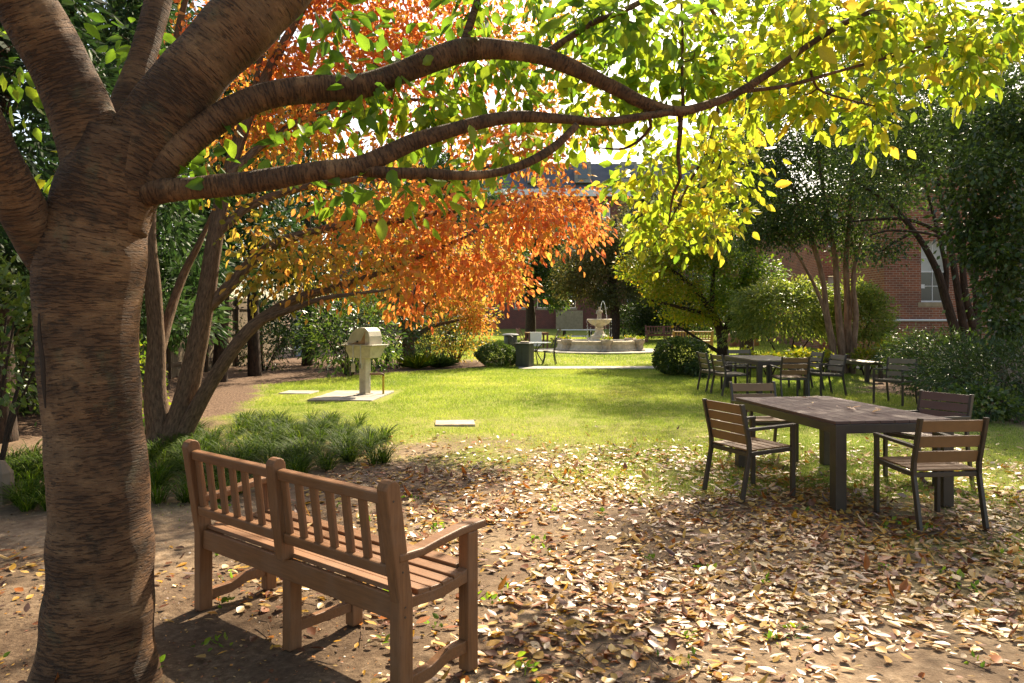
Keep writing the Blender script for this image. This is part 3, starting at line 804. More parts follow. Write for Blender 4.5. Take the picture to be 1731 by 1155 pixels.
for i in range(5): B('top_plank', (0, -.36 + .18 * i, .76), (1.9, .17, .04), M['white'], pt)
for s in (-1, 1):
    for k in range(2): B('seat_plank', (0, s * (.72 + .0) + (k - .5) * .15, .45), (1.9, .14, .04), M['white'], pt)
    for x in (-.65, .65): MB().bar((x, s * .12, .74), (x, s * .62, 0), .09, .04).build('leg', M['frame'], pt)
for x in (-.65, .65): B('cross_bar', (x + .05, 0, .41), (.04, 1.62, .08), M['frame'], pt)
garden_bench('garden_bench', at(1124, 40), R(183), 'weathered red-brown slatted bench against the dark shrubs beyond the fountain', 1.95, M['red_wood'])
garden_bench('garden_bench', at(1170, 32.5), R(-6), 'tan wooden bench seen from behind, in front of the clipped hedge path', 1.65, M['tan_wood'])

# ------------------------------------------------------------------ fountain
fo = empty('fountain', FC, 0, 'tiered pale stone fountain with a figure and an arc of water', 'fountain')
lobe = lambda a, i: 1 + .035 * math.cos(6 * a + .4)
mb = MB(); mb.lathe([(1.86, 0), (1.88, .06), (1.80, .12), (1.74, .30), (1.78, .36), (1.80, .44), (1.62, .45), (1.56, .40), (1.56, .12)], 72, (0, 0, 0), lobe)
mb.build('basin', M['stone'], fo)
mb = MB(); mb.lathe([(.02, .325), (.9, .325), (1.60, .325), (1.60, .30)], 48, (0, 0, 0), lobe); mb.build('pool_water', M['water'], fo)
mb = MB(); mb.lathe([(.48, .1), (.48, .42), (.40, .46), (.36, .50), (.38, .60), (.34, .66), (.25, .70), (.19, .82), (.17, .92), (.21, .98), (.16, 1.02), (.19, 1.07), (.30, 1.10)], 32)
mb.build('pedestal', M['stone'], fo, smooth=False)
mb = MB(); mb.lathe([(.12, 1.06), (.26, 1.10), (.40, 1.19), (.485, 1.29), (.53, 1.36), (.50, 1.385), (.44, 1.34), (.25, 1.28), (.05, 1.27)], 48, (0, 0, 0), lambda a, i: 1 + (.05 * abs(math.sin(6 * a)) if i > 1 else 0))
mb.build('bowl', M['stone'], fo)
mb = MB(); mb.lathe([(.05, 1.335), (.3, 1.335), (.44, 1.335), (.44, 1.33)], 32); mb.build('bowl_water', M['water'], fo)
# small standing figure holding a spout: one continuous skinned body
fig = bpy.data.meshes.new('figure')
fv = [(0, 0, 1.50), (.0, 0, 1.62), (.0, -.01, 1.73), (0, -.01, 1.79), (.01, -.02, 1.86), (.01, -.02, 1.91), (-.055, 0, 1.42), (-.06, .01, 1.30), (.055, 0, 1.42), (.07, -.02, 1.30), (-.10, -.01, 1.72), (-.13, -.05, 1.62), (-.06, -.10, 1.60), (.10, -.01, 1.73), (.12, -.06, 1.66), (.06, -.10, 1.72)]
fe = [(0, 1), (1, 2), (2, 3), (3, 4), (4, 5), (0, 6), (6, 7), (0, 8), (8, 9), (2, 10), (10, 11), (11, 12), (2, 13), (13, 14), (14, 15)]
fig.from_pydata(fv, fe, []); fig.update()
fgo = link('figure', fig, fo, M['stone_dark'])
sk_ = fgo.modifiers.new('skin', 'SKIN'); fgo.modifiers.new('sub', 'SUBSURF').render_levels = 2
for i, r_ in enumerate((.085, .085, .08, .04, .062, .055, .055, .045, .055, .045, .038, .032, .028, .038, .032, .03)):
    fig.skin_vertices[0].data[i].radius = (r_, r_)
fig.skin_vertices[0].data[0].use_root = True
MB().lathe([(.14, 1.27), (.15, 1.31), (.10, 1.34)], 20).build('figure_base', M['stone_dark'], fo)
arc = [(.03 + .30 * t, -.09, 1.80 + 1.05 * t * (1 - t) * 1.9 - 1.42 * t * t * .55) for t in np.linspace(0, 1, 22)]
ar = [(x, y, 1.74 + 2.05 * (i / 21.) - 2.45 * (i / 21.) ** 2) for i, (x, y, z) in enumerate(arc)]
MB().tube(ar, [.011 + .006 * random.random() for _ in ar], 6).build('water_jet', M['spray'], fo)
for k in range(15):
    a = k * .419 + .1; q = .55
    m_ = MB(); z = 1.33
    while z > .36:
        l = random.uniform(.03, .14); jx, jy = random.gauss(0, .012), random.gauss(0, .012); wv_ = random.uniform(.004, .009)
        c, s_ = math.cos(a) * q + jx, math.sin(a) * q + jy
        m_.tube([(c, s_, z), (c, s_, z - l * .5), (c, s_, max(.33, z - l))], [wv_ * .5, wv_, wv_ * .6], 5); z -= l + random.uniform(.02, .12)
    m_.build('water_drip', M['spray'], fo)
for k in range(6):
    a = k * math.pi / 3 - math.pi / 2 + .06; r_ = 1.80; c, s_ = math.cos(a) * r_, math.sin(a) * r_
    m_ = MB(); m_.lathe([(.26, 0), (.27, .06), (.19, .12), (.18, .28), (.25, .40), (.27, .50), (.22, .53), (.16, .50)], 14, (c, s_, 0), lambda q, i: 1 + .06 * math.sin(4 * q + i))
    pl = m_.build('planter', M['stone_dark'], fo)
    N = 90; ps = np.array((c, s_, .53)) + rng.normal(size=(N, 3)) * np.array((.12, .12, .06)); ps[:, 2] = np.maximum(ps[:, 2], .51)
    V, F = leaf_arrays(ps, rvec(N) + np.array((0, 0, .7)), rvec(N) + np.array((0, 0, .6)), rng.uniform(.05, .10, N), rng.uniform(.04, .07, N))
    link('bedding_plant', np_mesh('bedding_plant', V, F, np.repeat(rng.uniform(.2, .95, N), 6)), pl, M['yellow_leaf'])

# ------------------------------------------------------------------ buildings
def wall(name, mat, parent, x0, x1, z0, z1, y, th, holes):
    """a wall in the x-z plane at y (front face), with real openings"""
    X = sorted({x0, x1, *[h[0] for h in holes], *[h[1] for h in holes]}); Z = sorted({z0, z1, *[h[2] for h in holes], *[h[3] for h in holes]})
    m = MB(); full = lambda a, b, c, d: any(h[0] <= a and b <= h[1] and h[2] <= c and d <= h[3] for h in holes)
    for i in range(len(X) - 1):
        for k in range(len(Z) - 1):
            if full(X[i], X[i + 1], Z[k], Z[k + 1]): continue
            a, b, c, d = X[i], X[i + 1], Z[k], Z[k + 1]
            m.add([(a, y, c), (b, y, c), (b, y, d), (a, y, d)], [(0, 1, 2, 3)])
    for a, b, c, d in holes:
        m.add([(a, y, c), (b, y, c), (b, y, d), (a, y, d), (a, y + th, c), (b, y + th, c), (b, y + th, d), (a, y + th, d)],
              [(0, 4, 5, 1), (1, 5, 6, 2), (2, 6, 7, 3), (3, 7, 4, 0)])
    return m.build(name, mat, parent)
def window(parent, x0, x1, z0, z1, y, cols=2, rows=4, sill=True, blind=0.):
    f = MB(); t = .055
    for a in (x0 + t / 2, x1 - t / 2): f.box((a, y + .09, (z0 + z1) / 2), (t, .06, z1 - z0))
    for c in (z0 + t / 2, z1 - t / 2): f.box(((x0 + x1) / 2, y + .091, c), (x1 - x0 - 2 * t, .058, t))
    w_ = f.build('window', M['white'], parent)
    zm = (z0 + z1) / 2
    MB().box(((x0 + x1) / 2, y + .088, zm), (x1 - x0 - 2 * t, .05, .05)).build('meeting_rail', M['white'], w_)
    pw = (x1 - x0 - 2 * t) / cols; ph = (z1 - z0 - 2 * t) / rows
    for i in range(cols):
        for k in range(rows):
            zc = z0 + t + ph * (k + .5)
            MB().box((x0 + t + pw * (i + .5), y + .10, zc), (pw - .012, .008, ph - .012)).build('pane', M['blind'] if (zc - z0) / (z1 - z0) > 1 - blind else M['pane'], w_)
    g = MB()
    for i in range(1, cols): g.box((x0 + t + pw * i, y + .093, zm), (.022, .03, z1 - z0 - 2 * t))
    for k in range(1, rows): g.box((zm * 0 + (x0 + x1) / 2, y + .0945, z0 + t + ph * k), (x1 - x0 - 2 * t, .026, .022))
    g.build('glazing_bars', M['white'], w_)
    if sill: MB().box(((x0 + x1) / 2, y + .02, z0 - .08), (x1 - x0 + .2, .22, .15)).build('sill', M['sill'], w_, bevel=.01)
    return w_
def px_x(px, Y): return (px - CX) / FP * Y
def px_z(py, Y): return EYE - (py - HY) / FP * Y
# brick wing with the window behind the crape myrtle stems (runs off to the right)
Y1 = 24.6; xa = px_x(1495, Y1)
wg = empty('brick_wing', (xa, Y1, 0), 0, 'red brick wing with white sash windows and a pipe along its base', 'building')
W1 = (px_x(1557, Y1) - xa, px_x(1604, Y1) - xa, px_z(511, Y1), px_z(407, Y1))
W2 = (px_x(1700, Y1) - xa, px_x(1747, Y1) - xa, W1[2], W1[3])
hs_ = [W1, W2, ]
wall('front_wall', M['brick'], wg, 0, 13, -.3, 6.5, 0, .30, hs_)
for i, h in enumerate(hs_): window(wg, h[0], h[1], h[2], h[3], .08, 2, 4, True, (.5, 0)[i])
m_ = MB(); m_.add([(0, 0, -.3), (0, 3.5, -.3), (0, 3.5, 6.5), (0, 0, 6.5)], [(0, 3, 2, 1)]); m_.build('side_wall', M['brick'], wg)  # wing depth cut short to let sun reach the mounded shrub
m_ = MB(); m_.add([(0, 3.5, 6.5), (13, 3.5, 6.5), (13, 0, 6.5), (0, 0, 6.5)], [(0, 1, 2, 3)]); m_.build('flat_roof', M['slate'], wg)
m_ = MB(); m_.add([(0, 3.5, -.3), (13, 3.5, -.3), (13, 3.5, 6.5), (0, 3.5, 6.5)], [(1, 0, 3, 2)]); m_.build('rear_wall', M['brick'], wg)
MB().box((6.5, -.07, 6.56), (13.2, .3, .2)).build('cornice', M['white'], wg)
MB().tube([(-.02, -.06, px_z(541.5, Y1)), (5, -.06, px_z(541.5, Y1)), (13, -.06, px_z(541.5, Y1))], .035, 8).build('pipe', M['white'], wg)
MB().box((2.35, -.06, .42), (1.2, .12, .95)).build('plinth_block', M['sill'], wg, bevel=.02)
# paper taped inside the lower sash
MB().box((W1[0] + .14, .165, W1[2] + .52), (.13, .004, .13)).build('paper_note', M['white'], wg)
# deeper wing, kept low so the sun clears it, seen between the trees
Y2 = 34.; xb, xc2 = px_x(1385, Y2), px_x(1900, Y2)
w2 = empty('brick_wing', (xb, Y2, gz(Y2)), 0, 'deeper red brick wing seen between the dark trees, with two rows of windows', 'building')
hs_ = []
for px in (1400, 1436, 1478, 1540):
    a = px_x(px, Y2) - xb
    for z in (1.6, 4.6): hs_.append((a, a + .95, z, z + 1.75))
wall('front_wall', M['brick'], w2, 0, xc2 - xb, -.3, 7.0, 0, .3, hs_)
for h in hs_: window(w2, *h, .08, 2, 4, True, random.choice((0, .25, .5)))
m_ = MB(); m_.add([(0, 0, -.3), (0, 8, -.3), (0, 8, 7.0), (0, 0, 7.0)], [(0, 3, 2, 1)]); m_.build('side_wall', M['brick'], w2)
m_ = MB(); m_.add([(0, 0, 7.0), (xc2 - xb, 0, 7.0), (xc2 - xb, 8, 7.0), (0, 8, 7.0)], [(0, 1, 2, 3)]); m_.build('flat_roof', M['slate'], w2)
# building closing the courtyard
Y3 = 62.; xd, xe_ = px_x(560, Y3), px_x(1330, Y3); zt = px_z(322, Y3)
w3 = empty('brick_building', (xd, Y3, gz(Y3)), 0, 'long dark red brick building with slate roof closing the courtyard behind the fountain', 'building')
hs_ = []
for px in (600, 640, 700, 760, 820, 870, 908, 952, 1010, 1060, 1120, 1180, 1240):
    a = px_x(px, Y3) - xd
    for z in (px_z(521, Y3) - gz(Y3), px_z(455, Y3) - gz(Y3), px_z(390, Y3) - gz(Y3)): hs_.append((a, a + 1.05, z, z + 1.9))
wall('front_wall', M['brick_far'], w3, 0, xe_ - xd, -.6, zt - 1.2, 0, .3, hs_)
for h in hs_: window(w3, *h, .08, 1, 2, True, random.choice((0, .5, .5)))
MB().box(((xe_ - xd) / 2, -.1, zt - .9), (xe_ - xd + .4, .5, .6)).build('cornice', M['white'], w3)
rf = MB(); L_ = xe_ - xd; zr = px_z(266, Y3) - gz(Y3) - .2
rf.add([(-.2, -.3, zt - .6), (L_ + .2, -.3, zt - .6), (L_ + .2, 1.6, zr), (-.2, 1.6, zr), (-.2, 12, zr), (L_ + .2, 12, zr), (-.2, 12, zt - .6), (L_ + .2, 12, zt - .6)], [(0, 1, 2, 3), (3, 2, 5, 4), (6, 0, 3, 4), (1, 7, 5, 2)])
rfo = rf.build('roof', M['slate'], w3)
for px in (905, 985, 1062, 1098):
    a = px_x(px, Y3) - xd
    d_ = MB().box((a, .35, zt + .75), (1.3, 1.5, 1.7)).build('dormer', M['concrete'], rfo); MB().box((a, -.42, zt + .75), (.8, .02, 1.1)).build('dormer_pane', M['pane'], rfo)
cell = px_x(952, Y3) - xd
MB().box((cell + .5, -.12, .75), (2.2, .25, 1.5)).build('bulkhead_door', M['sill'], w3)
# side building shell far left beyond the conifers and a small blue gate
bg_ = G(494, 606)
gt = empty('garden_gate', (bg_[0], bg_[1] + 1.5, 0), R(18), 'pale blue slatted gate glimpsed between dark conifer trunks', 'gate')
for i in range(5): B('slat', (-.28 + .14 * i, 0, .95), (.13, .03, 1.75), M['blue'], gt)
for z in (.35, .95, 1.55): B('rail', (0, -.03, z), (.72, .03, .08), M['white'], gt)
for s in (-1, 1): B('post', (s * .42, 0, .97), (.1, .1, 1.95), M['fence'], gt)

# ------------------------------------------------------------------ fence along the left side
fx, fy0, fy1 = -8.9, 7.5, 29.
fn = empty('wooden_fence', (fx, fy0, 0), 0, 'weathered board fence along the conifers', 'fence')
bm_ = MB().box((0, 0, 0), (.022, .142, 2.25)).build('board', M['fence'], fn, bevel=.004)
bm_.location = (0, .07, 1.1)
nb = int((fy1 - fy0) / .148)
for i in range(1, nb):
    o = bm_.copy(); C.objects.link(o); o.location = (random.uniform(-.006, .006), .07 + .148 * i, 1.1 + random.uniform(-.025, .02)); o.rotation_euler = (random.uniform(-.008, .008), 0, random.uniform(-.02, .02))
for z in (.35, 1.1, 1.9): MB().box((.035, (fy1 - fy0) / 2, z), (.045, fy1 - fy0, .09)).build('rail', M['fence_rail'], fn)
k = 0
while k * 2.4 < fy1 - fy0: B('post', (.07, k * 2.4 + .05, 1.12), (.09, .09, 2.3), M['fence_rail'], fn); k += 1

# ------------------------------------------------------------------ cherry tree in the foreground
def PP(l): return [P(a, b, c) for a, b, c in l]
def PR(l, w_): return [q / FP * c / 2 for q, (a, b, c) in zip(w_, l)]
cb = np.array((P(152, 1150, 3.3)[0], 3.3, 0.))
ct = empty('cherry_tree', cb, 0, 'big cherry tree with banded bark and long arching limbs over the bench', 'tree')
mb = MB(); sk = Skel()
TY = 3.3
tr = [(154, 1220, TY), (154, 1165, TY), (155, 1120, TY), (158, 1050, TY), (162, 950, TY), (161, 850, TY), (157, 760, TY), (149, 670, TY), (142, 590, TY), (140, 500, TY), (148, 420, TY), (165, 340, TY), (182, 280, TY), (196, 225, TY)]
tw_ = [q * .83 for q in (235, 222, 210, 198, 188, 184, 186, 190, 196, 204, 208, 192, 172, 145)]
tr = [(a + 8, b, c) for a, b, c in tr]
limb(mb, sk, PP(tr), PR(tr, tw_), .02, 56, .035, 1)
for i, v in enumerate(mb.v):                       # root flare: low lobes spreading from the foot, knots higher up
    dx, dy = v[0] - cb[0], v[1] - cb[1]; a = math.atan2(dy, dx); z = max(v[2], -.1)
    f = 1 + math.exp(-(z + .05) / .13) * (.05 + .10 * math.cos(3 * a + .6) + .07 * math.cos(5 * a - 1.)) + .018 * math.sin(4 * a + 9 * z) * math.sin(7 * z + a)
    mb.v[i] = (cb[0] + dx * f, cb[1] + dy * f, v[2]) if v[2] < 1.4 else v
def cl(pts, wd, step=.025, n=28, lump=.04, seed=0): return limb(mb, sk, PP(pts), PR(pts, [q * .9 for q in wd]), step, n, lump, seed)
cl([(170, 380, 3.3), (165, 300, 3.29), (140, 200, 3.26), (95, 100, 3.2), (45, 10, 3.12), (-20, -110, 3.0), (-90, -250, 2.9), (-140, -420, 2.9)], [120, 125, 118, 112, 108, 96, 80, 60], seed=21)
cl([(190, 390, 3.3), (215, 300, 3.32), (262, 215, 3.36), (325, 130, 3.4), (395, 55, 3.45), (470, -20, 3.5), (560, -120, 3.6), (640, -230, 3.8), (700, -360, 4.0)], [120, 140, 134, 128, 124, 116, 98, 80, 55], seed=22)
cl([(110, 470, 3.28), (70, 410, 3.2), (38, 355, 3.1), (10, 290, 3.0), (-30, 200, 2.9), (-90, 60, 2.8), (-150, -120, 2.8)], [90, 92, 82, 76, 70, 60, 45], seed=23)
cl([(200, 260, 3.42), (212, 190, 3.55), (232, 130, 3.62), (252, 60, 3.7), (270, -10, 3.8), (300, -160, 4.0), (360, -330, 4.3)], [60, 58, 54, 48, 45, 38, 26], .03, 18, seed=24)
B1 = [(180, 380, 3.3), (240, 318, 3.3), (290, 265, 3.32), (340, 222, 3.36), (400, 182, 3.4), (460, 160, 3.45), (530, 151, 3.5), (600, 148, 3.55), (670, 126, 3.6), (735, 100, 3.64), (790, 84, 3.68), (850, 84, 3.7), (915, 95, 3.74), (975, 118, 3.78), (1040, 150, 3.82), (1090, 175, 3.85), (1140, 188, 3.88), (1180, 182, 3.9), (1240, 160, 3.95), (1300, 124, 4.0), (1365, 78, 4.05), (1430, 38, 4.1), (1500, 8, 4.2), (1600, -40, 4.4), (1720, -90, 4.7)]
cl(B1, [70, 72, 64, 56, 52, 50, 50, 48, 44, 44, 42, 36, 33, 30, 27, 24, 20, 17, 15, 14, 12, 11, 10, 8, 5], .025, 22, .035, 25)
B2 = [(150, 362, 3.3), (205, 338, 3.28), (265, 324, 3.27), (330, 318, 3.27), (400, 311, 3.3), (470, 301, 3.33), (540, 289, 3.36), (600, 282, 3.4), (650, 263, 3.44), (700, 240, 3.48), (760, 221, 3.53), (820, 205, 3.58), (880, 197, 3.62), (950, 201, 3.68), (1020, 206, 3.73), (1080, 198, 3.78), (1135, 190, 3.86)]
cl(B2, [60, 56, 47, 42, 40, 39, 38, 36, 32, 30, 27, 25, 22, 19, 17, 15, 13], .025, 20, .04, 26)
cl([(590, 285, 3.4), (650, 292, 3.42), (720, 294, 3.45), (790, 297, 3.5), (840, 292, 3.53), (890, 276, 3.56), (935, 250, 3.6), (975, 212, 3.66)], [24, 22, 20, 17, 15, 17, 16, 13], .03, 14, .04, 27)
cl([(780, 86, 3.68), (790, 55, 3.72), (803, 15, 3.78), (820, -50, 3.9), (850, -170, 4.1), (900, -320, 4.4)], [16, 15, 14, 12, 10, 6], .04, 10, .03, 28)
cl([(920, 92, 3.74), (950, 72, 3.8), (1000, 40, 3.9), (1060, 15, 4.0), (1130, -25, 4.2), (1260, -110, 4.6), (1420, -220, 5.2)], [14, 13, 12, 11, 10, 9, 5], .04, 10, .03, 29)
cl([(1150, 190, 3.9), (1150, 225, 3.92), (1146, 265, 3.95), (1150, 300, 4.0), (1138, 330, 4.1), (1130, 380, 4.3)], [11, 9, 8, 7, 5, 3], .04, 8, .03, 30)
cl([(1155, 185, 3.9), (1153, 120, 3.95), (1154, 60, 4.0), (1152, -10, 4.05), (1160, -150, 4.3)], [7, 6, 5, 5, 3], .05, 8, .02, 31)
cl([(1090, 185, 3.85), (1100, 215, 3.9), (1060, 250, 4.0), (1010, 250, 4.2)], [9, 7, 5, 3], .05, 8, .03, 32)
cl([(1250, 155, 3.96), (1330, 145, 4.05), (1420, 120, 4.15), (1530, 90, 4.3), (1650, 60, 4.5)], [9, 7, 6, 5, 3], .05, 8, .02, 33)
cl([(1370, 120, 4.1), (1382, 150, 4.15), (1420, 165, 4.2), (1480, 180, 4.3)], [6, 5, 4, 3], .05, 8, .02, 34)
cl([(1060, 15, 4.0), (1150, -20, 4.6), (1210, 30, 5.2), (1220, 130, 5.6), (1200, 240, 5.8), (1160, 320, 5.9), (1130, 380, 6.0)], [10, 9, 8, 7, 6, 5, 3], .06, 8, .03, 35)
limb(mb, sk, [P(700, -360, 4.0), (.1, 5.2, 5.4), (.5, 6.8, 6.2), (.9, 8.4, 6.8), (1.2, 10.2, 7.3)], [.07, .06, .05, .035, .015], .08, 12, .03, 77)  # unseen limb added to carry the shading clumps
limb(mb, sk, [(.5, 6.8, 6.2), (1.4, 8.0, 6.7), (2.4, 9.2, 7.0)], [.04, .03, .012], .08, 10, .03, 78)  # unseen side limb added for the same shade
trunk = mb.build('trunk', M['cherry_bark'], ct, cb, smooth=True, uv=True)
# long dark split in the bark
sp = MB(); l = [(66, 530, TY - .21), (67, 570, TY - .215), (72, 610, TY - .215), (74, 650, TY - .21), (77, 690, TY - .2)]
p_, r_ = smooth_path(PP(l), [.004, .008, .009, .008, .003], .02); sp.tube(p_, r_, 6); sp.build('bark_split', M['dark_bark'], ct, cb)

E = [  # photo pixel, depth, radii in metres, shoots, colour range
    (600, 40, 3.9, .30, .4, .22, 12, .1, .6), (690, 120, 3.9, .30, .4, .18, 10, .1, .6), (760, 60, 4.1, .38, .5, .22, 18, .15, .7), (850, 130, 4.1, .4, .5, .18, 16, .2, .75),
    (900, 40, 4.1, .40, .5, .22, 22, .15, .75), (1010, 60, 4.2, .42, .6, .25, 28, .15, .8), (1100, 110, 4.3, .38, .6, .28, 26, .2, .8), (1000, 170, 4.3, .4, .5, .16, 12, .3, .85),
    (560, 210, 3.7, .28, .3, .16, 8, .05, .6), (640, 205, 3.8, .25, .3, .14, 7, .2, .8), (330, 285, 3.35, .16, .1, .10, 5, .05, .4), (400, 250, 3.5, .22, .2, .12, 5, .05, .5), (520, 320, 3.6, .3, .2, .12, 6, .1, .6),
    (710, 205, 3.9, .25, .3, .12, 7, .3, .8), (800, 250, 4.1, .4, .4, .16, 14, .3, .8), (900, 240, 4.3, .35, .4, .18, 12, .4, .85), (690, 310, 3.7, .25, .25, .12, 6, .2, .7),
    (130, 40, 3.5, .16, .15, .16, 5, .05, .4), (20, 130, 3.4, .10, .1, .2, 4, .3, .8), (230, 70, 3.9, .2, .2, .2, 6, .1, .5), (60, 300, 3.5, .15, .1, .15, 3, .4, .9),
    (1210, 60, 4.3, .38, .6, .26, 26, .3, .85), (1310, 60, 4.4, .42, .6, .24, 28, .35, .9), (1420, 70, 4.4, .42, .6, .2, 28, .35, .9), (1530, 60, 4.5, .42, .5, .18, 26, .3, .9), (1650, 50, 4.5, .38, .4, .16, 20, .3, .85), (1710, 110, 4.5, .2, .3, .14, 8, .3, .8),
    (1330, 170, 4.4, .3, .4, .11, 10, .35, .9), (1440, 165, 4.4, .3, .3, .12, 12, .35, .9), (1480, 225, 4.4, .16, .2, .05, 4, .4, .9), (1610, 140, 4.5, .2, .3, .10, 7, .35, .9), (1250, 150, 4.4, .3, .4, .12, 10, .35, .9),
    (1130, 250, 5.2, .3, .5, .25, 16, .4, .9), (1230, 250, 5.8, .35, .5, .3, 22, .45, .9), (1160, 340, 5.9, .45, .7, .38, 30, .4, .92), (1220, 360, 6.0, .35, .5, .32, 18, .4, .92), (1110, 400, 6.1, .25, .4, .28, 10, .4, .9), (1060, 310, 5.6, .25, .4, .2, 10, .4, .95),
]
tg, lo, hi = [], [], []
for (a, b, c, rx, ry, rz_, n, l0, h0) in E:
    n = max(3, int(n * (.72 if a < 960 else 1.25 if c < 5 else 1.1)))
    if a < 1150: h0 -= .06; l0 -= .06
    else: h0 += .03; l0 += .06
    q = ellipsoid(P(a, b, c), (rx, ry, rz_), n); tg.append(q); lo += [l0] * n; hi += [h0] * n
# the rest of the crown, overhead and behind the camera
n = 800; q = ellipsoid((-1.0, 2.4, 4.0), (6.2, 5.6, 3.2), n * 6)
q = q[(q[:, 2] > 1.56 + .448 * np.maximum(q[:, 1], 0) + .35) & (q[:, 2] > 3.0)][:n]
tg.append(q); lo += [.1] * len(q); hi += [.85] * len(q)
for p_ in ellipsoid((.4, 9.3, 7.2), (2.2, 2.6, .5), 24):  # leaf clumps added above the frame to shade bench and trunk
    q = ellipsoid(p_, (.6, .6, .25), 13); tg.append(q); lo += [.1] * 13; hi += [.8] * 13
tg = np.vstack(tg)
tm = MB(); paths = twigs(tm, sk, tg, .0018, .10, .05, 5, 6, .009)
tm.build('twigs', M['cherry_bark'], ct, cb, uv=True)['kind'] = 'stuff'
Lf = leaves_on(paths, 10, .065, .084, .60, .6, .3, lo, hi, .22, .25)
crown(ct, cb, 'crown', M['cherry_leaf'], Lf, OVAL, -.12, 1.2, 300)

# ------------------------------------------------------------------ generic trees
def tree(name, label, base, stems, ells, mat, barkm, per, scatter, size, ratio, droop, flat, group=None, tpl=DIA, singles=0, step=.15, nseg=10, thick=.011, bend=.12, sag=.03, curl=0., start=.3, lump=.03):
    t = empty(name, base, 0, label, 'tree', group)
    m = MB(); s_ = Skel()
    for i, (pts, rad) in enumerate(stems): limb(m, s_, pts, rad, step, nseg, lump, 50 + i)
    m.build('trunk', barkm, t, base, smooth=True, uv=True)
    tg, lo, hi = [], [], []
    for c, rad, n, l0, h0 in ells:
        tg.append(ellipsoid(c, rad, n)); lo += [l0] * n; hi += [h0] * n
    tg = np.vstack(tg); tm = MB(); ps = twigs(tm, s_, tg, .003, bend, sag, 4, 5, thick)
    tm.build('branches', barkm, t, base, uv=True)['kind'] = 'stuff'
    crown(t, base, 'crown', mat, leaves_on(ps, per, scatter, size, ratio, droop, flat, lo, hi, .25, start), tpl, curl, 1., singles)
    return t
def clumps(c, rad, k, r_, n, l0, h0):
    q = ellipsoid(c, rad, k)
    return [(p, (r_ * random.uniform(.7, 1.3), r_ * random.uniform(.7, 1.3), r_ * .4), n, l0, h0) for p in q]
def PE(l, up=1.): return [(P(a, b, c), (rx, ry, rz_), int(n * (up if -20 < b < 290 else 1)), l0, h0) for a, b, c, rx, ry, rz_, n, l0, h0 in l]
def ST(*ls): return [(PP(l), PR(l, w_)) for l, w_ in ls]

# orange dogwood
db = G(290, 752)
DY = db[1]
stems = ST(([(272, 790, DY), (270, 742, DY), (262, 660, DY), (264, 580, DY), (258, 480, DY - .1), (252, 390, DY - .2), (262, 290, DY - .2), (290, 180, DY - .1), (300, 60, DY), (330, -60, DY)], [56.1, 44.2, 37.4, 28.9, 25.5, 22.9, 20.4, 17.0, 11.9, 6.8]),
           ([(296, 790, DY), (294, 745, DY), (312, 680, DY), (330, 600, DY), (347, 510, DY), (362, 410, DY), (384, 300, DY + .1), (428, 175, DY + .3), (476, 80, DY + .6), (520, 0, DY + .8), (560, -90, DY + 1)], [52.7, 45.9, 39.1, 34.0, 31.4, 28.1, 23.8, 18.7, 15.3, 11.0, 6.8]),
           ([(300, 760, DY - .05), (318, 718, DY - .1), (352, 655, DY - .2), (398, 585, DY - .3), (438, 543, DY - .3), (500, 506, DY - .2), (560, 488, DY), (640, 462, DY + .3), (720, 430, DY + .6), (800, 395, DY + .9)], [30.6, 27.2, 24.6, 22.1, 20.4, 17.0, 13.6, 10.2, 7.6, 4.2]),
           ([(440, 543, DY - .3), (490, 524, DY - .4), (545, 505, DY - .5), (600, 497, DY - .5), (660, 490, DY - .4)], [13.6, 11.0, 8.5, 6.8, 3.4]),
           ([(346, 525, DY), (392, 480, DY + .1), (445, 425, DY + .2), (510, 397, DY + .3), (590, 380, DY + .5), (680, 372, DY + .7), (780, 352, DY + 1), (880, 345, DY + 1.2)], [22.1, 20.4, 18.7, 15.3, 12.8, 10.2, 7.6, 4.2]),
           ([(366, 395, DY), (420, 350, DY + .2), (500, 320, DY + .5), (590, 305, DY + .8), (690, 300, DY + 1.1), (800, 290, DY + 1.4), (900, 250, DY + 1.8)], [17.0, 15.3, 12.8, 10.2, 7.6, 4.2]),
           ([(384, 300, DY), (450, 240, DY + .4), (540, 190, DY + .8), (640, 170, DY + 1.2), (760, 170, DY + 1.6)], [15.3, 12.8, 10.2, 7.6, 4.2]),
           ([(268, 600, DY), (290, 520, DY + .3), (312, 460, DY + .5), (335, 415, DY + .6), (360, 360, DY + .8)], [18.7, 16.1, 13.6, 10.2, 6.8]),
           ([(428, 175, DY + .3), (440, 100, DY + .5), (470, 20, DY + .8), (500, -60, DY + 1)], [11.9, 9.3, 6.8, 4.2]))
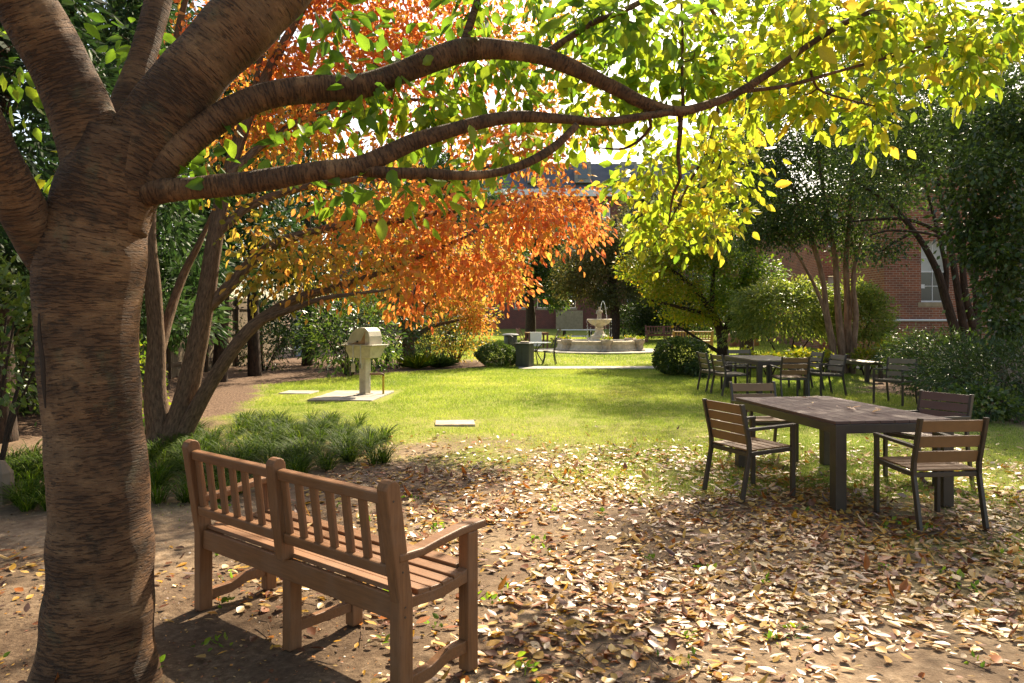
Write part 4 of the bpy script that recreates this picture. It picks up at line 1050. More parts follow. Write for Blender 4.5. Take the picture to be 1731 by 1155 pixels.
ells = PE([(560, 430, DY, .8, .8, .28, 34, .15, .6), (620, 470, DY, .7, .7, .22, 26, .2, .7), (650, 400, DY + .5, .9, .9, .3, 50, .3, .8), (740, 440, DY + .6, .8, .8, .35, 56, .4, .9), (800, 380, DY + .9, .9, .9, .4, 70, .35, .85), (900, 380, DY + 1.1, .7, .8, .4, 60, .4, .9), (960, 350, DY + 1.2, .5, .6, .3, 34, .4, .85),
           (840, 470, DY + .8, .5, .6, .25, 34, .45, .95), (720, 500, DY + .5, .5, .5, .16, 20, .4, .9), (700, 330, DY + .9, 1.0, .9, .25, 46, .3, .8), (600, 350, DY + .7, .8, .8, .22, 34, .2, .7), (1000, 400, DY + 1.2, .22, .4, .25, 12, .5, .95),
           (480, 470, DY - .2, .6, .5, .2, 20, .05, .5), (420, 400, DY, .5, .5, .3, 16, .05, .5), (440, 300, DY + .3, .6, .6, .35, 20, .1, .6), (500, 220, DY + .7, .6, .7, .4, 34, .2, .75), (560, 120, DY + 1, .7, .8, .5, 56, .35, .9), (470, 120, DY + .8, .4, .6, .4, 22, .3, .85),
           (650, 90, DY + 1.5, .6, .8, .45, 38, .4, .9), (580, 20, DY + 1.2, .6, .8, .35, 34, .4, .95), (720, 180, DY + 1.5, .6, .7, .3, 22, .35, .85), (820, 240, DY + 1.6, .6, .6, .3, 26, .2, .9), (900, 200, DY + 1.8, .6, .6, .3, 20, .2, .8), (760, 40, DY + 1.8, .6, .6, .5, 26, .4, .9), (860, 80, DY + 2, .5, .6, .4, 16, .2, .8), (920, 120, DY + 2.2, .7, .7, .5, 24, .1, .75), (1000, 200, DY + 2.2, .6, .6, .4, 18, .1, .7), (680, 30, DY + 1.6, .7, .7, .4, 30, .3, .9), (840, 20, DY + 2.2, .7, .7, .5, 22, .2, .8), (760, 130, DY + 1.8, .7, .7, .4, 26, .3, .85), (960, 40, DY + 2.4, .7, .7, .5, 16, .05, .6), (640, 250, DY + 1, .7, .7, .3, 20, .2, .8), (900, 270, DY + 1.6, .6, .6, .2, 14, .2, .85), (390, 200, DY + .5, .5, .6, .5, 24, .2, .8), (350, 80, DY + .5, .5, .6, .5, 20, .3, .9), (420, -40, DY + .8, 1.2, 1, .5, 40, .3, .9), (620, -60, DY + 1.2, 1.2, 1, .5, 40, .3, .9)], 2.0) + clumps((-1.6, 9.8, 7.0), (2.8, 2.8, .8), 26, .75, 16, .3, .9) + clumps((-4.5, 9.5, 6.5), (1.8, 2.4, .9), 10, .8, 14, .3, .9)  # closing clumps added above the frame to cast dappled shade
tree('dogwood_tree', 'dogwood with orange and red autumn leaves and forked stems behind the bench', db, stems, ells, M['dog_leaf'], M['dog_bark'], 13, .14, .09, .58, .9, .25, 'autumn trees', OVAL, 300, .08, 14, .009, .10, .03, -.1, .2)

# second small autumn tree behind the grill
sb = at(690, 25.5); Y = 25.5
stems = ST(([(690, 612, Y), (690, 590, Y), (692, 560, Y), (700, 525, Y), (706, 490, Y), (715, 440, Y), (725, 390, Y)], [26, 22, 17, 13, 11, 8, 5]), ([(690, 585, Y), (682, 550, Y), (676, 515, Y), (670, 470, Y), (655, 420, Y)], [13, 11, 9, 7, 4]),
           ([(692, 580, Y), (708, 565, Y), (730, 552, Y), (760, 545, Y), (790, 538, Y)], [11, 9, 7, 5, 3]), ([(698, 545, Y), (725, 510, Y), (760, 480, Y), (800, 460, Y)], [9, 7, 5, 3]))
ells = PE([(700, 460, Y, 1.6, 1.2, .6, 60, .1, .7), (780, 500, Y, 1.2, 1.1, .7, 70, .15, .8), (830, 440, Y, 1.0, 1, .7, 50, .1, .6), (650, 500, Y, 1.0, 1, .5, 34, .05, .45), (740, 410, Y, 1.6, 1.2, .7, 50, .1, .7), (860, 480, Y, .5, .7, .5, 22, .1, .5), (805, 545, Y, .5, .6, .3, 16, .2, .8)])
tree('dogwood_tree', 'smaller orange and green autumn tree behind the grill beside the glossy shrubs', sb, stems, ells, M['dog_leaf'], M['dog_bark'], 46, .17, .10, .6, .7, .3, 'autumn trees')

# yellow-green maple beyond the tables
Y = 25.2; mbp = at(1222, Y)
stems = ST(([(1222, 620, Y), (1222, 600, Y), (1220, 572, Y), (1212, 545, Y), (1195, 515, Y), (1175, 490, Y), (1140, 460, Y), (1100, 440, Y)], [24, 20, 17, 14, 11, 9, 6, 3]), ([(1222, 575, Y), (1232, 545, Y), (1245, 510, Y), (1258, 470, Y), (1275, 430, Y)], [13, 11, 9, 6, 3]),
           ([(1218, 560, Y), (1205, 520, Y), (1205, 480, Y), (1210, 430, Y), (1215, 390, Y)], [10, 9, 7, 5, 3]), ([(1220, 598, Y), (1190, 580, Y - .3), (1160, 560, Y - .6), (1145, 552, Y - .8)], [8, 6, 4, 3]), ([(1205, 535, Y), (1170, 525, Y - .2), (1130, 515, Y - .3), (1090, 505, Y - .3)], [9, 7, 5, 3]))
ells = PE([(1090, 450, Y, 1.0, 1.2, .45, 60, .4, .95), (1150, 420, Y, 1.2, 1.4, .55, 80, .35, .9), (1130, 490, Y, 1.0, 1.2, .35, 60, .4, .95), (1220, 430, Y, 1.3, 1.4, .6, 80, .2, .75), (1230, 490, Y, 1.2, 1.2, .4, 60, .2, .7), (1280, 460, Y, .9, 1.1, .5, 44, .1, .6), (1170, 530, Y, .9, 1, .25, 36, .4, .9), (1160, 380, Y, 1.2, 1.2, .4, 50, .4, .9), (1270, 520, Y, .7, .8, .25, 24, .3, .8), (1100, 400, Y, .8, 1., .3, 30, .45, .95)])
tree('maple_tree', 'spreading yellow-green maple behind the grey-brown table', mbp, stems, ells, M['yellow_leaf'], M['dark_bark'], 46, .16, .085, .8, .5, .55, 'autumn trees')

# crape myrtles before the brick wing
Y = 21.2; ab = at(1427, Y)
stems = ST(([(1414, 660, Y), (1412, 630, Y), (1406, 580, Y), (1397, 530, Y), (1392, 480, Y), (1380, 430, Y), (1362, 380, Y), (1340, 320, Y), (1310, 250, Y)], [15.8, 13.7, 11.5, 10.1, 8.6, 7.9, 6.5, 5.0, 2.9]), ([(1428, 660, Y), (1426, 620, Y), (1420, 560, Y), (1415, 500, Y), (1412, 440, Y), (1402, 380, Y), (1390, 310, Y), (1380, 240, Y)], [15.8, 13.7, 11.5, 10.1, 8.6, 7.2, 5.8, 2.9]),
           ([(1436, 660, Y + .1), (1436, 620, Y + .1), (1433, 560, Y + .1), (1432, 500, Y + .1), (1430, 440, Y), (1436, 370, Y), (1440, 300, Y), (1450, 220, Y)], [15.8, 13.7, 12.2, 10.8, 9.4, 7.2, 5.8, 2.9]), ([(1441, 650, Y - .1), (1443, 590, Y - .1), (1447, 530, Y - .1), (1442, 470, Y), (1455, 410, Y), (1475, 350, Y), (1500, 290, Y)], [10.1, 9.4, 8.6, 7.2, 5.8, 4.3, 2.2]),
           ([(1412, 585, Y), (1395, 530, Y), (1380, 490, Y), (1365, 460, Y), (1340, 420, Y), (1300, 380, Y)], [7.2, 6.5, 5.8, 5.0, 3.6, 2.2]), ([(1438, 540, Y), (1440, 500, Y), (1446, 450, Y), (1440, 400, Y)], [5.8, 5.0, 4.3, 2.9]))
ells = PE([(1400, 375, Y, 1.0, 1.2, .5, 40, 0, .8), (1340, 350, Y, 1.3, 1.4, .8, 60, 0, .8), (1280, 330, Y, 1.0, 1.4, .8, 40, 0, .8), (1420, 310, Y, 1.4, 1.5, .8, 60, 0, .85), (1350, 260, Y, 1.4, 1.5, .9, 60, 0, .8), (1440, 230, Y, 1.4, 1.5, .9, 50, 0, .8), (1290, 250, Y, .9, 1.3, .8, 30, 0, .8), (1430, 420, Y, .6, .8, .3, 12, .1, .95), (1500, 330, Y, .7, 1, .5, 22, 0, .8), (1380, 170, Y, 1.3, 1.4, .7, 34, 0, .7), (1330, 405, Y, .8, 1, .3, 18, 0, .8), (1400, 90, Y, 1.6, 1.5, .9, 50, 0, .7), (1300, 150, Y, 1.2, 1.3, .9, 40, 0, .8), (1480, 120, Y, 1.3, 1.3, .9, 40, 0, .7), (1300, 375, Y, .9, 1, .45, 26, 0, .85), (1260, 400, Y, .6, .8, .4, 16, .1, .9)]) + [((7.2, 19.5, 10.6), (2.2, 2.5, 1.0), 50, 0, .7)]  # last ellipsoid is unseen foliage added overhead to cast shade
tree('crape_myrtle', 'crape myrtle with a sheaf of tan stems behind the backless bench', ab, stems, ells, M['dark_leaf'], M['myrtle_bark'], 78, .21, .085, .55, .5, .3, 'crape myrtles by the brick wing', DIA, 0, .2, 10, .009, .1)
Y = 17.5; b2 = at(1640, Y)
stems = ST(([(1632, 650, Y), (1628, 600, Y), (1612, 550, Y), (1597, 500, Y), (1585, 460, Y), (1562, 415, Y), (1540, 385, Y), (1505, 345, Y), (1450, 310, Y)], [20, 18, 16, 14, 12, 10, 9, 7, 4]), ([(1598, 500, Y), (1600, 460, Y), (1592, 420, Y), (1580, 370, Y), (1560, 300, Y)], [9, 8, 7, 6, 3]),
           ([(1640, 650, Y), (1638, 600, Y), (1630, 560, Y), (1622, 510, Y), (1612, 450, Y), (1605, 400, Y), (1590, 330, Y), (1575, 240, Y)], [16, 15, 14, 12, 11, 9, 7, 4]), ([(1652, 650, Y), (1650, 600, Y), (1645, 550, Y), (1632, 500, Y), (1626, 440, Y), (1618, 380, Y), (1610, 300, Y), (1610, 220, Y)], [18, 16, 14, 12, 10, 9, 7, 4]),
           ([(1648, 570, Y), (1650, 530, Y), (1648, 480, Y), (1642, 420, Y), (1640, 340, Y)], [11, 10, 9, 7, 4]), ([(1652, 550, Y), (1660, 510, Y), (1668, 465, Y)], [7, 6, 3]), ([(1545, 392, Y), (1520, 405, Y - .2), (1490, 425, Y - .3)], [6, 5, 3]), ([(1600, 400, Y), (1550, 375, Y), (1500, 370, Y), (1440, 375, Y)], [7, 6, 5, 3]), ([(1606, 410, Y), (1570, 395, Y - .3), (1500, 390, Y - .6), (1470, 400, Y - .8)], [6, 5, 4, 2]))
ells = PE([(1500, 330, Y, .9, 1.2, .5, 26, 0, .8), (1560, 250, Y, 1.2, 1.3, .8, 50, 0, .8), (1480, 250, Y, 1.0, 1.2, .7, 36, 0, .8), (1640, 240, Y, 1.1, 1.3, .8, 50, 0, .8), (1600, 140, Y, 1.4, 1.4, .8, 50, 0, .7), (1500, 160, Y, 1.1, 1.2, .7, 34, 0, .7), (1700, 160, Y, .9, 1.2, .8, 40, 0, .7), (1640, 60, Y, 1.4, 1.3, .8, 40, 0, .7), (1500, 420, Y - .4, .5, .7, .2, 12, 0, .8), (1560, -60, Y, 2.2, 2, 1.2, 60, 0, .7)]) + clumps((7.1, 15.4, 9.5), (2.0, 2.4, .7), 26, .8, 8, 0, .7) + clumps((5.6, 12.4, 8.1), (1.7, 2.0, .5), 4, .7, 7, 0, .7) + clumps((7.3, 13.4, 8.3), (1.5, 1.3, .4), 10, .7, 7, 0, .7)  # clumps added out of view to shade the near table and leaf drift
tree('crape_myrtle', 'dark crape myrtle with bowed stems crossing the brick wall window', b2, stems, ells, M['dark_leaf'], M['dark_bark'], 70, .2, .08, .55, .5, .3, 'crape myrtles by the brick wing', DIA, 0, .2, 10, .009, .1)
Y = 14.2; b3 = at(1705, Y)
stems = ST(([(1702, 690, Y), (1698, 640, Y), (1692, 590, Y), (1690, 540, Y), (1692, 490, Y), (1705, 430, Y), (1730, 370, Y), (1770, 290, Y)], [26, 24, 22, 20, 18, 15, 12, 7]), ([(1712, 690, Y), (1712, 620, Y), (1706, 570, Y), (1680, 525, Y), (1660, 495, Y), (1645, 470, Y), (1630, 430, Y), (1620, 360, Y)], [20, 18, 16, 14, 12, 10, 8, 4]),
           ([(1725, 690, Y), (1725, 600, Y), (1716, 520, Y), (1720, 450, Y), (1725, 380, Y), (1720, 280, Y)], [20, 18, 15, 13, 10, 5]), ([(1688, 690, Y), (1686, 620, Y), (1690, 570, Y), (1700, 520, Y), (1712, 460, Y)], [14, 12, 10, 8, 4]))
ells = PE([(1680, 420, Y - .6, .55, .8, .35, 26, 0, .8), (1710, 480, Y - .8, .4, .6, .35, 22, 0, .9), (1700, 350, Y - .5, .7, .9, .5, 40, 0, .7), (1640, 300, Y - .5, .7, .9, .5, 36, 0, .7), (1720, 250, Y - .5, .7, .9, .6, 40, 0, .7), (1680, 180, Y - .4, .9, 1, .6, 40, 0, .7), (1725, 560, Y - 1, .3, .5, .2, 12, .1, .9), (1690, 540, Y - .8, .25, .4, .15, 7, .1, .9), (1760, 60, Y, 1.3, 1.2, .9, 40, 0, .7), (1800, 400, Y, .8, 1, 1, 40, 0, .7), (1640, 380, Y - .4, .4, .6, .25, 12, 0, .8)])
tree('holly_tree', 'dark broadleaf evergreen with thick grey stems beside the shrubs at the brick wing', b3, stems, ells, M['dark_leaf'], M['grey_bark'], 52, .17, .10, .6, .5, .35, None, DIA, 0, .2, 10, .01, .1)
# tall dark oak behind, whose crown fills the space above the brick wing
Y = 31.; b4 = at(1262, Y)
stems = ST(([(1262, 620, Y), (1262, 560, Y), (1260, 480, Y), (1262, 400, Y), (1264, 300, Y), (1266, 200, Y), (1262, 80, Y)], [26, 22, 20, 18, 15, 12, 6]), ([(1262, 420, Y), (1240, 350, Y), (1220, 290, Y), (1200, 230, Y)], [12, 10, 8, 4]), ([(1264, 360, Y), (1280, 290, Y), (1300, 220, Y), (1310, 150, Y)], [12, 10, 8, 4]))
ells = PE([(1250, 230, Y, 1.8, 2.2, 1.4, 66, 0, .85), (1225, 280, Y, 1.4, 2.0, 1.1, 50, 0, .85), (1270, 150, Y, 1.8, 2.2, 1.2, 56, .1, .9), (1200, 320, Y, .9, 1.4, .6, 26, 0, .8), (1260, 340, Y, 1.4, 1.6, .8, 40, 0, .8), (1250, 80, Y, 1.2, 1.6, .7, 26, .1, .9)]) + clumps((9.6, 28.5, 14.4), (1.9, 2.6, 1.), 12, 1.0, 8, 0, .8)  # high clumps added above the frame to throw shadow on the lawn
tree('evergreen_oak', 'tall dark green tree rising behind the yellow-green maple and crape myrtles', b4, stems, ells, M['dark_leaf'], M['dark_bark'], 95, .3, .11, .6, .5, .3, None, DIA, 0, .3, 8, .009, .1)

# trees and hedges around the far lawn
def simple_tree(name, label, px, Y, h_px, ells, mat, barkm, per=70, size=.11, group='trees around the far lawn', tw=16):
    b = at(px, Y); zb = HY - (gz(Y) - EYE) / Y * FP
    st = ST(([(px, zb + 8, Y), (px + 1, zb - (zb - h_px) * .25, Y), (px - 3, zb - (zb - h_px) * .55, Y), (px + 3, h_px, Y)], [tw * 1.2, tw, tw * .8, tw * .3]))
    return tree(name, label, b, st, PE(ells), mat, barkm, per, .30, size, .65, .5, .3, group, DIA, 0, .4, 8, .008, .1)
Y = 44.; simple_tree('magnolia_tree', 'dark blue-green broadleaf tree before the far brick building', 896, Y, 400, [(900, 440, Y, 1.7, 1.5, 1.0, 60, .1, .7), (930, 470, Y, 1.3, 1.3, .7, 40, .1, .8), (870, 480, Y, 1.2, 1.2, .5, 30, .1, .6), (920, 400, Y, 1.4, 1.3, .8, 40, .1, .7), (880, 390, Y, 1.2, 1.2, .8, 30, .1, .6), (945, 505, Y, .6, .8, .25, 12, .3, .9)], M['mid_leaf'], M['dark_bark'], 80, .15)
Y = 41.; simple_tree('olive_tree', 'olive and gold feathery tree behind the fountain', 1038, Y, 370, [(1000, 440, Y, 1.8, 1.5, 1.1, 70, .2, .9), (1050, 420, Y, 1.5, 1.4, 1.1, 60, .15, .8), (970, 480, Y, 1.2, 1.1, .6, 34, .3, .95), (1030, 500, Y, 1.3, 1.2, .7, 40, .05, .6), (1080, 480, Y, 1.0, 1.0, .8, 30, .05, .6), (1010, 390, Y, 1.2, 1.2, .7, 30, .25, .9)], M['dull_leaf'], M['dark_bark'], 80, .13)
Y = 47.; simple_tree('grey_green_tree', 'tall grey-green tree between the olive tree and the far roof', 1085, Y, 300, [(1080, 380, Y, 2.0, 1.7, 1.5, 60, 0, .6), (1120, 330, Y, 1.6, 1.5, 1.2, 40, 0, .5), (1060, 430, Y, 1.8, 1.5, 1.2, 40, 0, .6), (1140, 420, Y, 2, 1.5, 1.5, 50, 0, .5), (1190, 360, Y, 1.8, 1.5, 1.5, 40, 0, .5)], M['dull_leaf'], M['dark_bark'], 80, .14)
Y = 43.; simple_tree('yew_tree', 'broad dark yew behind the far benches', 1150, Y, 430, [(1120, 500, Y, 1.8, 1.4, 1.2, 50, 0, .6), (1180, 490, Y, 1.8, 1.4, 1.3, 50, 0, .6), (1150, 540, Y, 2.2, 1.4, .8, 50, 0, .6), (1070, 540, Y, 1.1, 1.1, .7, 26, 0, .6), (1220, 500, Y, 1.6, 1.4, 1.3, 40, 0, .6)], M['dark_leaf'], M['dark_bark'], 90, .13)
Y = 40.; simple_tree('tall_oak', 'big leafy tree rising behind the orange dogwood', 760, Y, 200, [(780, 340, Y, 2.5, 2, 2, 70, .1, .7), (700, 300, Y, 2.5, 2, 2, 60, .1, .6), (850, 420, Y, 1.5, 1.5, 1.3, 40, .2, .8), (640, 400, Y, 2.5, 2, 2, 60, 0, .5), (560, 330, Y, 2.5, 2, 2, 50, 0, .5)], M['mid_leaf'], M['dark_bark'], 90, .17)

Y = 40.; simple_tree('tall_oak', 'tall dark tree rising behind the brick wings, next to the deeper wing corner', 1470, Y, 60, [(1470, 130, Y, 2.6, 2, 2.0, 60, 0, .6), (1530, 220, Y, 2.6, 2, 2.0, 60, 0, .6), (1420, 230, Y, 2.0, 2, 1.8, 50, 0, .6), (1480, 300, Y, 2.6, 2, 1.6, 50, 0, .6)], M['dark_leaf'], M['dark_bark'], 100, .17)
Y = 38.; simple_tree('tall_oak', 'tall dark tree rising behind the window wing', 1640, Y, 40, [(1640, 120, Y, 2.8, 2, 2.2, 60, 0, .6), (1700, 230, Y, 2.6, 2, 2.0, 60, 0, .6), (1590, 260, Y, 2.4, 2, 1.8, 50, 0, .6)], M['dark_leaf'], M['dark_bark'], 100, .17)
# conifers along the fence
def conifer(label, x, y, h, spread, n, tone, lean=0., gap=1.2, brown=False):
    base = np.array((x, y, 0.)); t = empty('cypress_tree', base, 0, label, 'tree', 'cypress trees along the fence')
    m = MB(); s_ = Skel()
    pts = [(x, y, -.1), (x + lean * .3, y, .8), (x + lean, y + .05, h * .5), (x + lean, y, h)]
    limb(m, s_, pts, [.22, .17, .11, .02], .2, 10, .06, int(x * 10 + y * 7) % 97)
    m.build('trunk', M['dark_bark'], t, base, smooth=True, uv=True)
    z = gap + (h - gap) * rng.random(n) ** 1.2; a = rng.uniform(0, 6.283, n); r_ = spread * (1 - (z - gap) / (h - gap) * .75) * rng.uniform(.45, 1, n)
    tg = np.stack((x + lean * z / h + np.cos(a) * r_, y + np.sin(a) * r_, z - .15 * r_), 1)
    tm = MB(); ps = twigs(tm, s_, tg, .003, .08, .0, 4, 5, .009); tm.build('branches', M['dark_bark'], t, base, uv=True)['kind'] = 'stuff'
    crown(t, base, 'crown', M['conifer'], leaves_on(ps, 90, .16, .17, .3, .35, .2, tone[0], tone[1], .3, .35), DIA)
    return t
conifer('cypress with feathery green sprays at the fence behind the orange dogwood', -6.9, 13.2, 8.5, 2.1, 240, (.2, .95), .0, 1.6)
conifer('dark-stemmed cypress at the fence, next to the feathery green one', -7.6, 16.4, 9.5, 2.1, 230, (0, .7), -.2, 2.6)
conifer('bare-stemmed dark cypress midway along the fence mulch', -7.2, 18.6, 9, 2.0, 200, (0, .6), .15, 2.9)
conifer('slim dark cypress beside the pale blue gate', -7.0, 20.6, 9.5, 2.0, 200, (0, .6), -.1, 2.9)
conifer('dark cypress at the far end of the fence beyond the pale blue gate', -6.7, 24.8, 9, 2.2, 220, (0, .6), .0, 1.0)
conifer('shaded cypress behind the cherry trunk, close to the fence', -6.5, 9.6, 8, 1.9, 220, (0, .4), .0, 2.2)
conifer('tall shaded cypress at the fence beside the glossy bright shrub', -6.7, 6.6, 8, 1.9, 220, (0, .4), .0, 2.4)

# ------------------------------------------------------------------ shrubs
def shrub(name, label, c, rad, n, size, ratio, mat, lo, hi, shell=.55, stems=7, cat='shrub', group=None, flat=.2, lift=.0, rough=.22, tpl=SIX, droop=.2):
    c = np.asarray(c, float); t = empty(name, c, 0, label, cat, group)
    cc = np.array((0, 0, rad[2] * .5 + lift))
    d = rvec(n); d[:, 2] = np.where(d[:, 2] < (-.55 if lift else -.97), -d[:, 2], d[:, 2])
    az = np.arctan2(d[:, 1], d[:, 0]); k = np.random.default_rng(int(abs(c[0] * 31 + c[1] * 17)))
    ph = k.uniform(0, 6.28, 6)
    bumpy = 1 + rough * (.5 * np.sin(3 * az + ph[0] + 2 * d[:, 2]) + .4 * np.sin(5 * az + ph[1] - 4 * d[:, 2]) + .35 * np.sin(9 * az + ph[2] + 7 * d[:, 2]) + .3 * np.sin(6 * d[:, 2] + ph[3]))
    q = (shell + (1 - shell) * rng.random(n) ** .6) * bumpy
    pos = cc + d * q[:, None] * np.array((rad[0], rad[1], rad[2] * .52))
    pos[:, 2] = np.maximum(pos[:, 2], .03 + rng.random(n) * .06)
    dd = unit(d * .8 + rvec(n) * .6 + np.array((0, 0, -droop))); nr = unit(d * .6 + rvec(n) * .7 + np.array((0, 0, flat)))
    ln = size * rng.uniform(.6, 1.3, n)
    V, F = leaf_arrays(pos, dd, nr, ln, ln * ratio, 1., 0., tpl)
    o = link('foliage', np_mesh('foliage', V, F, np.repeat((lo + (hi - lo) * rng.random(n)).clip(0, 1), len(tpl))), t, mat); o['kind'] = 'stuff'
    m = MB()
    for i in range(stems):
        a = i * 2.4; e = cc + np.array((math.cos(a) * rad[0] * .75, math.sin(a) * rad[1] * .75, rad[2] * .3 * random.uniform(0, 1)))
        p_, r_ = smooth_path([(.06 * math.cos(a), .06 * math.sin(a), -.05), tuple(e * .45 + np.array((0, 0, .05))), tuple(e)], [.025, .018, .006], .15); m.tube(p_, r_, 6)
    m.build('stems', M['dark_bark'], t, uv=True)
    return t
shrub('rhododendron', 'glossy big-leaved rhododendron behind the grill', at(590, 20.5), (1.35, 1.2, 2.1), 2600, .14, .36, M['mid_leaf'], .15, 1, .5, 10)
shrub('rhododendron', 'dark rhododendron at the end of the fence, beside the one behind the grill', at(645, 23.8), (1.6, 1.4, 2.4), 2600, .13, .36, M['mid_leaf'], 0, .7, .5, 10)
shrub('autumn_shrub', 'loose yellow and orange shrub beside the smaller autumn tree', at(770, 26.3), (1.35, 1.2, 2.5), 3400, .09, .55, M['dog_leaf'], 0, .42, .5, 10, rough=.3)
shrub('laurel_shrub', 'green laurel under the smaller autumn tree', at(728, 27.), (1.4, 1.2, 2.2), 2600, .10, .45, M['mid_leaf'], 0, .8, .5, 8)
shrub('box_bush', 'clipped round grey-green bush beside the litter bin', at(841, 24.2), (.66, .6, .70), 11000, .055, .6, M['mid_leaf'], .2, 1, .8, 3, 'bush', rough=.15, tpl=DIA)
shrub('boxwood_hedge', 'dark clipped hedge bush beside the grey-brown table chairs', at(1152, 20.6), (.72, .65, 1.0), 11000, .065, .6, M['dark_leaf'], .1, 1, .75, 3, 'bush', rough=.12, tpl=DIA)
shrub('fern_clump', 'feathery green fern clump at the foot of the clipped hedge bush', at(1186, 19.9), (.42, .4, .55), 900, .12, .2, M['mid_leaf'], .1, .7, .3, 4, 'plant')
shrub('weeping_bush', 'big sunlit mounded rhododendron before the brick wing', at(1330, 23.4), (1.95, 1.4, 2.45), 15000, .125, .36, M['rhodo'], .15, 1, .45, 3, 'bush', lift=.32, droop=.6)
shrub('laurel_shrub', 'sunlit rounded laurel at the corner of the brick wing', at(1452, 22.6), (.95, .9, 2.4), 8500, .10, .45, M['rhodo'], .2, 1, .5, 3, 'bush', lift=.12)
for px, Yq, r_, hh, lb_ in ((1508, 20.6, .42, .75, 'bright yellow-green shrub at the brick wing corner'), (1300, 20.4, .45, .42, 'low yellow-green plant behind the grey-brown table'), (1350, 19.8, .35, .50, 'sprawling yellow plant between the far chairs and crape myrtle'), (1465, 20.8, .4, .5, 'yellow-green plant under the crape myrtle stems'), (1262, 20.3, .18, .5, 'small bright sprig behind the grey-brown tabletop'), (1385, 20.6, .4, .45, 'yellow-green ground plant beside the backless bench')):
    shrub('golden_plant', lb_, at(px, Yq), (r_ * 1.2, r_, hh * 1.35), 620, .10, .5, M['yellow_leaf'], .45, .9, .3, 4, 'plant', 'sunlit yellow plants in the mulch bed', lift=.05)
for x_, y_, r_, hh, lb_ in ((-7.9, 12.4, .8, 1.2, 'dark evergreen shrub at the fence under the feathery green cypress'), (-8.0, 15.0, .8, 1.0, 'low dark shrub at the fence between two cypress trunks'), (-7.4, 22.6, 1.0, 1.6, 'dark shrub at the fence end near the pale blue gate'), (-7.6, 10.6, .8, 1.3, 'dark shrub at the fence behind the shaded cypress')):
    shrub('laurel_shrub', lb_, (x_, y_, 0), (r_, r_, hh), 1500, .10, .4, M['dark_leaf'], 0, .7, .4, 5, 'shrub', 'dark shrubs along the fence')
shrub('yew_shrub', 'dark feathery yew at the base of the brick wing', at(1600, 15.2), (1.15, 1.0, 1.25), 6500, .10, .22, M['dark_leaf'], 0, .55, .45, 8)
shrub('yew_shrub', 'dark yew at the lawn edge behind the plum-brown chair', at(1690, 12.6), (1.25, 1.1, 1.15), 8000, .09, .25, M['dark_leaf'], 0, .5, .45, 8)
shrub('ivy_mound', 'low ivy mound spilling onto the lawn by the dark yew', at(1655, 11.6), (.75, .6, .5), 1500, .07, .8, M['dark_leaf'], .1, 1, .5, 3, 'plant')
shrub('juniper', 'tall dark shrub against the brick wing beyond the yew', at(1545, 17.8), (.7, .7, 1.3), 2400, .09, .25, M['dark_leaf'], 0, .9, .45, 5)
shrub('glossy_shrub', 'bright glossy shrub at the fence beside the cherry trunk', at(-20, 6.9), (.62, .6, 1.75), 1500, .085, .5, M['mid_leaf'], .5, 1, .5, 8, lift=.25)
shrub('lime_shrub', 'slim lime-green shrub glimpsed behind the cherry trunk', at(240, 10.2), (.3, .3, 1.25), 420, .085, .55, M['yellow_leaf'], .3, .75, .4, 5)
for px, Yq, lb_ in ((706, 23.2, 'lime ornamental grass tuft in the mulch by the autumn shrub'), (742, 23.6, 'darker ornamental grass tuft with thin flower spikes')):
    c = at(px, Yq); t = empty('grass_tuft', c, 0, lb_, 'plant'); n = 260
    a = rng.uniform(0, 6.283, n); rr = rng.uniform(.1, .55, n); hh = rng.uniform(.25, .5, n)
    bs = np.stack((np.cos(a) * .08, np.sin(a) * .08, 0 * a), 1); dr = np.stack((np.cos(a) * rr, np.sin(a) * rr, hh), 1)
    V, F = leaf_arrays(bs, dr, rvec(n) + np.array((0, 0, 1.)), np.linalg.norm(dr, axis=1), np.full(n, .022), 1., -.35, SIX)
    o = link('blades', np_mesh('blades', V, F, np.repeat(rng.uniform(.2, .8, n), 6)), t, M['yellow_leaf'] if px < 720 else M['mid_leaf']); o['kind'] = 'stuff'
def boulder(label, c, r_, mat, hh):
    mb = MB(); k = random.Random(int(c[0] * 100)); mb.lathe([(r_ * .9, -.05), (r_, hh * .3), (r_ * .85, hh * .7), (r_ * .4, hh * .97), (r_ * .05, hh)], 9, (0, 0, 0), lambda a, i: k.uniform(.8, 1.15))
    o = mb.build('boulder', mat); o.location = c; return tag(o, label, 'rock', 'rocks by the far path')
for px, Yq, rx, hh, lb_ in ((1090, 47, 1.9, 2.2, 'dark hedge shrub against the far trees, behind the weathered bench'), (1215, 46, 2.2, 2.6, 'dark hedge shrub behind the tan bench, before the far trees'), (1290, 44, 2.2, 2.4, 'dark hedge shrub beyond the boulders on the far lawn'), (1350, 41, 1.8, 2.0, 'dark hedge shrub at the end of the deeper brick wing')):
    shrub('hedge_shrub', lb_, at(px, Yq), (rx, 1.2, hh), 3200, .14, .5, M['dark_leaf'], 0, .7, .6, 3, 'shrub', 'hedge shrubs round the far lawn')
boulder('pinkish boulder on the far lawn behind the maple trunk', at(1243, 36), .42, M['red_wood'], .75)
boulder('tan boulder on the far lawn below the mounded rhododendron', at(1270, 37), .40, M['tan_wood'], .6)
st_ = boulder('grey stone block at the foot of the fence shrub', at(-2, 6.4), .11, M['fence_rail'], .36)

